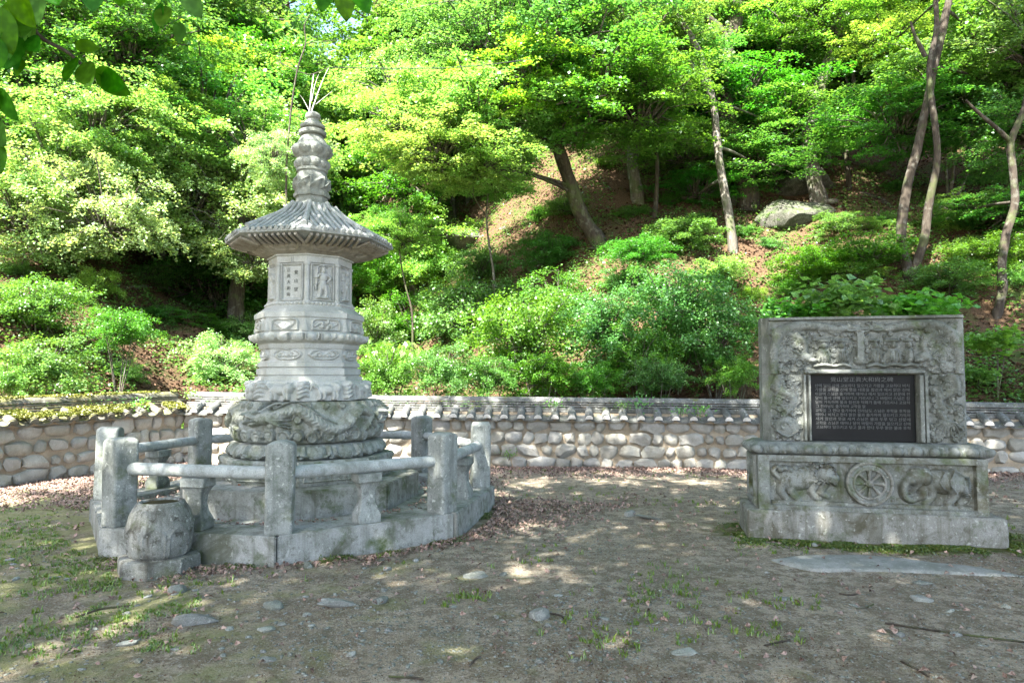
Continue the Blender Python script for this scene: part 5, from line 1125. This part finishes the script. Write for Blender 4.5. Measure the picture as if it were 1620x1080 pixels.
# ---------------------------------------------------------------- boulder outcrop, log
def boulder(name, label, px, py, Y, sx, sy, sz, seed, rz=0, parent=None):
    Y = hill_hit(px, py); c = at(px, py, Y); c.z -= .12; k_ = Y / 15.5; sx *= k_; sy *= k_; sz *= k_; me = rock_mesh(seed, 4, .5, name, M['rock'], .2, 16, 20); o = inst(name, me, parent, c, (0, 0, rz), (sx, sy, sz))
    o.rotation_euler.y = .12 * math.sin(seed)
    if parent is None: tag(o, label, 'boulder')
    return o
boulder('boulder', 'large mossy boulder split by a crack under the grey tree', 1240, 340, 15.4, .8, .8, .40, 3, .1)
boulder('boulder', 'upper mossy boulder block beneath the flared tree roots', 1262, 292, 16.0, .78, .9, .42, 5, .4)
boulder('boulder', 'small dark rock wedged left of the large mossy boulder', 1170, 315, 15.6, .35, .4, .22, 8)
boulder('boulder', 'weathered rock ledge on the slope beside the leaning dark tree', 740, 380, 17.5, .9, .6, .3, 9, .5)
mb = MB(); L = [at(x, y, hill_hit(x, y)) for x, y, Y_ in ((1362, 305, 15), (1395, 318, 14.6), (1412, 330, 14.2))]; mb.add(*tube(L, [.07, .09, .06], 8, wob=.3)); o = mb.obj('fallen_log', M['bark'], None, 60); tag(o, 'short dark fallen log lying on the leaf-covered slope', 'log')
mb = MB(); L = [at(x, y, hill_hit(x, y)) for x, y, Y_ in ((1330, 250, 20), (1400, 275, 19), (1490, 320, 18))]; mb.add(*tube(L, [.05, .08, .06], 8, wob=.3)); o = mb.obj('fallen_log', M['bark'], None, 60); tag(o, 'long thin fallen trunk sloping down towards the white saplings', 'log')
mb = MB(); L = [at(x, y, hill_hit(x, y)) for x, y, Y_ in ((700, 402, 16), (745, 385, 16.5), (800, 362, 17))]; mb.add(*tube([p + Vector((0, 0, .05)) for p in L], [.06, .09, .07], 8, wob=.3)); o = mb.obj('fallen_log', M['bark_pale'], None, 60); tag(o, 'pale fallen trunk lying above the sunlit yellow bushes', 'log')
mb = MB(); L = [at(x, y, hill_hit(x, y)) for x, y, Y_ in ((200, 455, 15.5), (250, 452, 15.5), (300, 468, 15.2))]; mb.add(*tube([p for p in L], [.05, .07, .05], 8, wob=.3)); o = mb.obj('fallen_log', M['bark_pale'], None, 60); tag(o, 'sunlit fallen branch on the bare left slope', 'log')

# ---------------------------------------------------------------- scattered stuff
def scatter_mesh(name, mat, pts, nrm_j, size, wr=.42, fold=.18):
    g = np.random.default_rng(5); n = len(pts); C = np.array(pts); D = g.normal(size=(n, 3)) * np.array([1, 1, .25]); N_ = np.array([0, 0, 1.]) + g.normal(size=(n, 3)) * nrm_j
    V, F = leaves_np(C, D, N_, g.uniform(size[0], size[1], n), wr, fold); o = link(bpy.data.objects.new(name, mesh_np(name, V, F, mat))); return o
g = np.random.default_rng(3)
# dead leaves in the court: drifts along the wall and round the platform
pts = []
def ingame(x, y):
    rx_, ry_ = x - PX, y - PY; r = math.hypot(rx_, ry_)
    if r < RO * .99: return False
    u = (x - 2.31) * .98 + (y - 6.77) * -.198; v = (x - 2.31) * .198 + (y - 6.77) * .98
    return not (-.02 < u < 2.3 and -.02 < v < .72)
while len(pts) < 32000:
    x = g.uniform(-9.5, 9); y = g.uniform(3, 12.7); d = dwall(x, y)
    if d > 0 or not ingame(x, y): continue
    r = math.hypot(x - PX, y - PY); nz_ = noise.noise(Vector((x * .9, y * .9, 2))) * .5 + noise.noise(Vector((x * 3, y * 3, 2))) * .25
    dens = 1.15 * math.exp(-(-d) / 1.0) + .9 * math.exp(-(r - RO) / .28) * (1 if x > -2.9 or y > 6.6 else .6) + (.5 if x < -3.8 and y > 8 else 0) + (.55 * math.exp(-((x - .4) ** 2 + (y - 8.3) ** 2) / 1.3))
    dens = dens + nz_ * .7 - .25
    if x < -3.5 and y < 8.2: dens -= .5
    if g.random() > max(dens, .015): continue
    pts.append((x, y, gh(x, y) + g.uniform(.004, .03)))
o = scatter_mesh('leaf_litter', M['litter'], pts, .55, (.03, .065), .3, .3); tag(o, 'drifts of dead brown leaves along the wall and round the platform', 'leaf litter', kind='stuff')
pts = []
for _ in range(1500):
    a = g.uniform(0, 6.28); r = g.uniform(1.34, 1.75) if g.random() < .75 else g.uniform(1.7, 1.95)
    x, y = SX + r * math.cos(a), SY + r * math.sin(a); pts.append((x, y, .205 + g.uniform(0, .02)))
o = scatter_mesh('leaf_litter', M['litter'], pts, .55, (.025, .055), .28, .3); tag(o, 'dead leaves and needles lying inside the balustrade', 'leaf litter', kind='stuff')
pts = []
while len(pts) < 60000:
    Yq = 12.3 + 20 * g.random() ** 1.5; x = g.uniform(-.95, .95) * Yq; d = dwall(x, Yq)
    if d < .5: continue
    if noise.noise(Vector((x * .5, Yq * .5, 12))) < -.15 and g.random() < .7: continue
    pts.append((x, Yq, gh(x, Yq) + g.uniform(0, .04)))
o = scatter_mesh('hill_leaf_litter', M['litter_hill'], pts, .5, (.06, .12), .35, .25); tag(o, 'brown fallen leaves covering the forest slope', 'leaf litter', kind='stuff')
pts = []
while len(pts) < 110000:
    Yq = 12.3 + 22 * g.random() ** 1.3; x = g.uniform(-.95, .95) * Yq; d = dwall(x, Yq)
    if d < .4: continue
    nn = noise.noise(Vector((x * .6, Yq * .6, 30))) + .5 * noise.noise(Vector((x * 1.9, Yq * 1.9, 31)))
    if nn < -.12: continue
    pts.append((x, Yq, gh(x, Yq) + g.random() ** 1.5 * .45 * min((nn + .14) * 2, 1)))
o = scatter_mesh('ground_cover', M['leaf_shrub'], pts, .5, (.05, .105), .33, .12); tag(o, 'green herbs and seedlings covering the forest slope', 'ground cover', kind='stuff')
pts = []
while len(pts) < 16000:
    y = 3.0 + 8.5 * g.random() ** 1.4; x = g.uniform(-.85, .85) * y
    if dwall(x, y) > -.1 or not ingame(x, y): continue
    if noise.noise(Vector((x * 1.1, y * 1.1, 55))) + .25 < g.random() * .8: continue
    pts.append((x, y, gh(x, y) + .004))
o = scatter_mesh('ground_debris', M['litter_hill'], pts, .4, (.006, .019), .25, .2); tag(o, 'tiny bark bits and leaf crumbs on the court dirt', 'debris', kind='stuff')
# gravel
GV = []; GF = []
ico = rock_mesh(77, 1, .4, 'tmp', M['pebble'], .2); iv = np.array([v.co[:] for v in ico.vertices]); itf = np.array([p_.vertices[:] for p_ in ico.polygons])
k = 0
while k < 17000:
    y = 3.0 + 7.5 * g.random() ** 1.6; x = g.uniform(-.85, .85) * y
    if dwall(x, y) > -.1 or not ingame(x, y): continue
    if noise.noise(Vector((x * .8, y * .8, 50))) + .3 < g.random() * .8: continue
    s = (.003 + .011 * g.random() ** 4) ; a = g.uniform(0, 6.28); ca, sa = math.cos(a), math.sin(a)
    v = iv * np.array([s * g.uniform(.8, 1.7), s, s * .5]); v = np.stack([v[:, 0] * ca - v[:, 1] * sa, v[:, 0] * sa + v[:, 1] * ca, v[:, 2]], 1) + np.array([x, y, gh(x, y) + s * .1])
    GV.append(v); GF.append(itf + k * len(iv)); k += 1
o = link(bpy.data.objects.new('gravel', mesh_np('gravel', np.concatenate(GV), np.concatenate(GF), M['pebble'], True))); tag(o, 'loose grey gravel scattered over the court dirt', 'gravel', kind='stuff')
# grass
def grass(n, fn, name, label, hmin=.02, hmax=.06):
    V = []; k = 0; tries = 0
    while k < n and tries < n * 40:
        tries += 1; q = fn()
        if q is None: continue
        x, y = q; z = gh(x, y) - .003
        for b in range(g.integers(5, 9)):
            a = g.uniform(0, 6.28); h_ = g.uniform(hmin, hmax); w2 = .0035; bx, by = x + g.normal() * .012, y + g.normal() * .012; lx, ly = math.cos(a) * h_ * .7, math.sin(a) * h_ * .7; sx_, sy_ = -math.sin(a) * w2, math.cos(a) * w2
            V += [(bx - sx_, by - sy_, z), (bx + sx_, by + sy_, z), (bx + lx * .4 + sx_, by + ly * .4 + sy_, z + h_ * .7), (bx + lx * .4 - sx_, by + ly * .4 - sy_, z + h_ * .7)]
            V += [(bx + lx * .4 - sx_, by + ly * .4 - sy_, z + h_ * .7), (bx + lx * .4 + sx_, by + ly * .4 + sy_, z + h_ * .7), (bx + lx + sx_ * .2, by + ly + sy_ * .2, z + h_), (bx + lx - sx_ * .2, by + ly - sy_ * .2, z + h_)]
        k += 1
    V = np.array(V); F = np.arange(len(V)).reshape(-1, 4); o = link(bpy.data.objects.new(name, mesh_np(name, V, F, M['grass']))); tag(o, label, 'grass', kind='stuff')
tufts = [(90, 868, .35), (165, 905, .25), (60, 905, .3), (205, 920, .12), (300, 915, .18), (345, 925, .12), (20, 870, .3), (1000, 975, .18), (1040, 930, .12), (1060, 965, .15), (985, 1000, .15), (960, 1020, .12), (1075, 905, .1), (860, 880, .15), (900, 745, .4), (1000, 745, .35), (1110, 752, .3), (740, 950, .06), (1210, 1005, .1), (60, 990, .15), (130, 1000, .15), (1230, 950, .1), (560, 880, .1), (1065, 795, .15), (830, 745, .3), (1600, 770, .6), (1600, 830, .4), (240, 890, .3), (1115, 800, .25), (1190, 870, .2), (930, 780, .3)]
tc = [(on_ground(x, y), r) for x, y, r in tufts]
def ftuft():
    c, r = tc[g.integers(len(tc))]; r *= 1.7; x, y = c.x + g.normal() * r, c.y + g.normal() * r * .8
    if dwall(x, y) > -.02 or not ingame(x, y) or math.hypot(x + 2.93, y - 5.76) < .36: return None
    return x, y
grass(550, ftuft, 'grass_tufts', 'thin grass tufts growing in the court dirt', .012, .05)
def fleft():
    y = g.uniform(4, 9.5); x = g.uniform(-.8, -.45) * y
    if dwall(x, y) > -.05 or not ingame(x, y) or noise.noise(Vector((x * 1.2, y * 1.2, 40))) + .5 * noise.noise(Vector((x * 5, y * 5, 41))) < .05: return None
    return x, y
grass(1300, fleft, 'short_grass', 'short mossy grass on the left of the court', .010, .03)
# moss cushions at the foot of stele and kerb, and on the side wall coping
def moss(pts, size, name, label, mat):
    g2 = np.random.default_rng(9); n = len(pts); C = np.array(pts); D = g2.normal(size=(n, 3)); N_ = g2.normal(size=(n, 3)) + np.array([0, 0, 1.]); V, F = leaves_np(C, D, N_, g2.uniform(size * .6, size * 1.3, n), .5, .3)
    o = link(bpy.data.objects.new(name, mesh_np(name, V, F, mat))); tag(o, label, 'moss', kind='stuff')
M['moss'] = leaf('moss_green', (.06, .095, .014), (.085, .115, .018), (.14, .13, .035), .1, 1.0)
M['moss_bright'] = leaf('moss_yellow', (.12, .135, .02), (.17, .165, .03), (.24, .20, .08), .1, 1.0)
pts = []
while len(pts) < 15000:
    u = g.uniform(-.15, 2.6); v = -abs(g.normal()) * .13 if g.random() < .8 else g.uniform(-.1, .7); 
    if v > 0 and u < 2.30: u = g.choice([-.01 - abs(g.normal()) * .08, 2.30 + abs(g.normal()) * .2])
    x = 2.31 + u * .98 + v * .198; y = 6.77 - u * .198 + v * .98
    if noise.noise(Vector((x * 4, y * 4, 60))) < -.15: continue
    pts.append((x, y, gh(x, y) + g.uniform(0, .012)))
moss(pts, .016, 'moss_carpet', 'dark green moss hugging the foot of the stele', M['moss'])
pts = []
for _ in range(6000):
    k = g.choice([0, 7, 0, 1]); tt = g.random(); a0 = CORN + R(45 * k); a1 = a0 + R(45); q = RO + .02 + abs(g.normal()) * .05
    x = PX + q * ((1 - tt) * math.cos(a0) + tt * math.cos(a1)); y = PY + q * ((1 - tt) * math.sin(a0) + tt * math.sin(a1))
    if noise.noise(Vector((x * 3, y * 3, 61))) < .0: continue
    pts.append((x, y, gh(x, y) + abs(g.normal()) * .015))
moss(pts, .016, 'moss_strip', 'green moss along the foot of the platform kerb', M['moss'])
pts = []
dL = (P0 - PL); LL = dL.length; dL.normalize(); nL = Vector((dL.y, -dL.x))
while len(pts) < 26000:
    u = g.uniform(0, LL); v = g.uniform(-.1, .17) if g.random() < .8 else g.uniform(-.3, -.13); zrid = 1.19 + .14 * u / LL; e = zrid - .385
    if noise.noise(Vector((u * 3.1, v * 5, 70))) < -.12: continue
    z = e + .09 + (.16 - v) * .42 if v > -.12 else zrid + .0
    q = PL + dL * u + nL * v; pts.append((q.x, q.y, z + g.uniform(-.02, .015)))
moss(pts, .026, 'coping_moss', 'yellow-green moss cushions on the side wall coping', M['moss_bright'])
# weeds rooted on the wall coping
def weed(px, py, Y, s, label, kd='shrub'):
    c = at(px, py, Y); o = thing('weed', label, 'weed', (c.x, c.y, c.z - .1)); g3 = np.random.default_rng(int(px)); n = 60
    C = g3.normal(size=(n, 3)) * np.array([.10, .05, .05]) * s + np.array([0, 0, .13 * s]); D = C * 1.0 + g3.normal(size=(n, 3)) * .04; N_ = np.array([0, -.4, 1.]) + g3.normal(size=(n, 3)) * .4
    V, F = leaves_np(C, D, N_, g3.uniform(.03, .055, n) * s, .35); inst('foliage', mesh_np('foliage', V, F, M['leaf_' + kd]), o)
    mb = MB(); 
    for q in range(5): a = q * 1.3; mb.add(*tube([(0, 0, -.02), (.05 * s * math.cos(a), .03 * s * math.sin(a), .08 * s), (.11 * s * math.cos(a), .05 * s * math.sin(a), .15 * s)], [.004, .003, .002], 4))
    mb.obj('stems', M['bark_pale'], o, 60)
weed(878, 640, 12.0, 1.0, 'small weed sprouting from the coping behind the court middle')
weed(984, 641, 11.9, .7, 'tiny weed sprouting from the coping right of the taller one')
weed(1012, 645, 11.9, 1.4, 'widest green weed growing on the coping left of the stele')
weed(1075, 652, 11.9, .9, 'low weed on the tiles between the widest weed and the fern')
weed(1108, 653, 11.8, 1.2, 'fern-like weed spreading over the tiles near the stele')
weed(220, 640, 11.6, 1.0, 'sunlit weed rooted in the mossy side wall coping', 'yellow')
weed(300, 625, 12.4, 1.1, 'sunlit weed on the coping at the wall corner', 'yellow')
weed(805, 718, 11.9, .8, 'small plant at the foot of the wall behind the balustrade')
p = on_ground(585, 868); weed(585, 862, p.y, .55, 'two-leaved seedling at the foot of the platform kerb')
# ---------------------------------------------------------------- single stones on the court
PS = [rock_mesh(90 + i, 3, .35, 'loose_stone', M['pebble'], .16, 18, 14) for i in range(6)]
def loose(px, py, wpx, hr, dr, label, rz=0, group=None, mesh=None):
    p = on_ground(px, py); w2 = wpx / 1080 * p.y / 2 * .88; z = gh(p.x, p.y)
    o = inst('loose_stone', mesh or random.choice(PS), None, (p.x, p.y, z + w2 * hr * .22), (random.uniform(-.2, .2), random.uniform(-.2, .2), rz), (w2, w2 * dr, w2 * hr)); return tag(o, label, 'stone', group)
loose(279, 935, 38, .75, .8, 'upright pale angular stone below the basin slab', .3)
loose(540, 962, 84, .22, .45, 'long flat grey stone lying aslant before the platform', .45)
loose(600, 957, 34, .5, .8, 'rounded buff stone touching the long flat stone')
loose(434, 964, 42, .5, .7, 'greenish chipped stone left of the long flat stone', .2)
loose(310, 984, 88, .28, .4, 'wedge-shaped mossy grey stone sunk in the dirt', .2)
loose(422, 1000, 38, .3, .7, 'flat grey stone under the greenish chipped one')
loose(852, 984, 46, .62, .8, 'dark blue-grey angular stone alone in the court middle')
loose(868, 998, 16, .5, .8, 'small brown pebble touching the dark angular stone')
loose(752, 912, 52, .25, .6, 'pale flat stone with a rounded top in the court')
loose(795, 910, 18, .4, .8, 'small dark stone just right of the pale flat stone')
loose(1457, 946, 46, .3, .45, 'oblong slate piece below the bedrock slab', -.5)
loose(1460, 922, 40, .2, .5, 'thin green-grey slate near the bedrock slab')
loose(996, 817, 26, .7, .8, 'grey stone beside the sunlit patch in the court')
loose(1030, 822, 60, .12, .5, 'flat embedded stone right of the sunlit patch')
loose(488, 899, 20, .8, .9, 'round pale stone at the corner of the platform kerb')
loose(1082, 1040, 54, .2, .5, 'flat pale blue stone near the frame bottom')
loose(786, 984, 12, .8, .9, 'tiny white pebble left of the dark angular stone')
loose(556, 1043, 20, .6, .9, 'small whitish stone near the frame bottom')
loose(424, 1048, 36, .25, .8, 'triangular flat stone near the frame bottom')
loose(202, 1018, 42, .3, .6, 'flat light stone on the left gravel')
loose(1289, 866, 12, .7, .8, 'small white pebble on the moss before the stele')
loose(1503, 964, 20, .35, .6, 'small white flat stone right of the slate piece')
loose(1512, 1001, 24, .5, .7, 'blue-grey stone along the fallen twig')
loose(1422, 1003, 22, .7, .7, 'dark pointed stone left of the fallen twig')
loose(285, 835 + 95, 20, .5, .8, 'small grey stone between grass and basin')
loose(1240, 945, 40, .12, .5, 'flat worn stone level with dirt right of sunlit grass')
random.seed(33); k = 0
while k < 70:
    px = random.uniform(10, 1610); py = random.uniform(885, 1075)
    if k < 45: px = random.uniform(10, 700)
    p = on_ground(px, py)
    if not ingame(p.x, p.y) or math.hypot(p.x + 2.93, p.y - 5.76) < .45: continue
    loose(px, py, random.uniform(8, 22), random.uniform(.2, .5), random.uniform(.5, .9), 'small grey stone lying loose on the court dirt', random.uniform(0, 3), 'small stones on the court dirt'); k += 1
# twigs
for i, (P, lb) in enumerate([(((1400, 985), (1470, 995), (1540, 1003), (1620, 1012)), 'longest fallen twig lying towards the right frame edge'), (((1327, 938), (1345, 940), (1358, 937)), 'short dark curved twig before the bedrock slab'), (((1425, 1050), (1450, 1062), (1470, 1075)), 'dark straight twig near the bottom right'), (((1355, 962), (1370, 960), (1382, 955)), 'brown thick twig below the bedrock slab'), (((742, 1062), (752, 1052), (760, 1048)), 'short black twig near the frame bottom middle'), (((1210, 1028), (1235, 1020), (1250, 1016)), 'thin twig lying aslant left of the reddish bark piece'), (((870, 978), (888, 982), (895, 992)), 'thin curved twig beside the dark angular stone'), (((615, 1076), (650, 1078), (670, 1080)), 'twig lying flat at the frame bottom'), (((120, 975), (160, 962), (205, 958)), 'half-buried root-like stick on the left dirt')]):
    L = [on_ground(*q) for q in P]; mb = MB(); mb.add(*tube(smoothline([(q.x, q.y, gh(q.x, q.y) + .008) for q in L], 4), .006 if i else .007, 6, wob=.3)); o = mb.obj('twig', M['bark'], None, 60); tag(o, lb, 'twig')

# ---------------------------------------------------------------- overhanging branch with big leaves, top left
ob = thing('overhanging_branch', 'leafy branch with large dark oval leaves hanging into the upper left corner', 'branch', at(-60, -80, 2.1))
o0 = ob.location.copy(); mb = MB(); twl = []
def tw_(P, r0, r1):
    L = smoothline([at(*q) - o0 for q in P], 5); mb.add(*tube(L, [r0 + (r1 - r0) * i / (len(L) - 1) for i in range(len(L))], 7)); return L
t1 = tw_([(-300, -200, 2.0), (-60, -80, 2.1), (20, -10, 2.15), (60, 55, 2.2), (110, 85, 2.25), (150, 125, 2.3)], .012, .004)
tw_([(-300, -120, 2.0), (-60, 20, 1.9), (-10, 150, 1.9), (0, 210, 1.95)], .007, .002)
tw_([(-60, -80, 2.1), (120, -60, 2.1), (280, -30, 2.1), (420, -30, 2.2), (560, -28, 2.2)], .007, .002)
mb.obj('stem', M['bark_mid'], ob, 60)
def bigleaf():
    V = []; F = []; n = 12
    for i in range(n + 1):
        t_ = i / n; w_ = .30 * math.sin(math.pi * min(t_ ** .80, 1)) ** .75 if 0 < t_ < 1 else .0; y_ = t_; z_ = -.10 * t_ * t_
        V += [(-w_, y_, z_ + .10 * w_), (-w_ * .5, y_, z_ + .02), (0, y_, z_ - .012), (w_ * .5, y_, z_ + .02), (w_, y_, z_ + .10 * w_)]
    for i in range(n):
        for k in range(4): F.append((i * 5 + k, i * 5 + k + 1, i * 5 + 6 + k, i * 5 + 5 + k))
    mb = MB(); mb.add(V, F); V, F = tube([(0, -.12, .02), (0, 0, 0)], .012, 5); mb.add(V, F); return mb.mesh('leaf', M['leaf_near'], 70)
BL = bigleaf()
def lf(px, py, Y, L, ang, tilt=.3, roll=0):     # tip direction in the picture plane; hangs from base
    p = at(px, py, Y) - o0
    inst('leaf', BL, ob, p, (R(90) + tilt, roll, 0), (L, L, L)).rotation_euler = (Matrix.Rotation(R(ang), 4, 'Y') @ Matrix.Rotation(R(90) + tilt, 4, 'X') @ Matrix.Rotation(roll, 4, 'Y')).to_euler()
# ang: 0 = tip up, 180 = tip down, 90 = tip right
for a in [(145, -35, 2.1, .13, 168), (255, 5, 2.15, .10, 190), (290, -20, 2.1, .11, 150), (262, 10, 2.15, .095, 178), (285, 35, 2.2, .07, 184), (195, -25, 2.1, .10, 172), (230, -30, 2.1, .11, 160), (455, -40, 2.2, .10, 165), (430, -45, 2.2, .09, 190), (512, -40, 2.2, .13, 180), (545, -25, 2.2, .12, 178), (560, -30, 2.2, .12, 155), (330, -30, 2.1, .08, 165), (120, 92, 2.25, .11, 185), (132, 100, 2.25, .13, 150), (150, 110, 2.3, .14, 128), (160, 120, 2.3, .13, 122), (118, 70, 2.2, .08, 100),
          (20, 0, 2.1, .14, 185), (35, 10, 2.15, .15, 160), (5, 20, 2.1, .15, 175), (50, 30, 2.2, .14, 175), (25, 50, 2.15, .13, 190), (45, 60, 2.15, .10, 135), (15, -20, 2.0, .14, 150), (60, -20, 2.1, .13, 175), (0, 60, 2.0, .13, 200), (35, 95, 2.2, .07, 180), (-10, 10, 2.0, .15, 160), (80, -30, 2.1, .13, 150), (100, -30, 2.2, .12, 165), (30, 70, 2.2, .11, 170),
          (-5, 140, 1.95, .11, 150), (-10, 195, 1.95, .12, 140), (-8, 225, 1.95, .10, 165), (-15, 120, 1.95, .10, 170), (370, -40, 2.1, .08, 175), (480, -40, 2.2, .08, 170)]:
    lf(*a, tilt=random.uniform(-.1, .55), roll=random.uniform(-.5, .5))
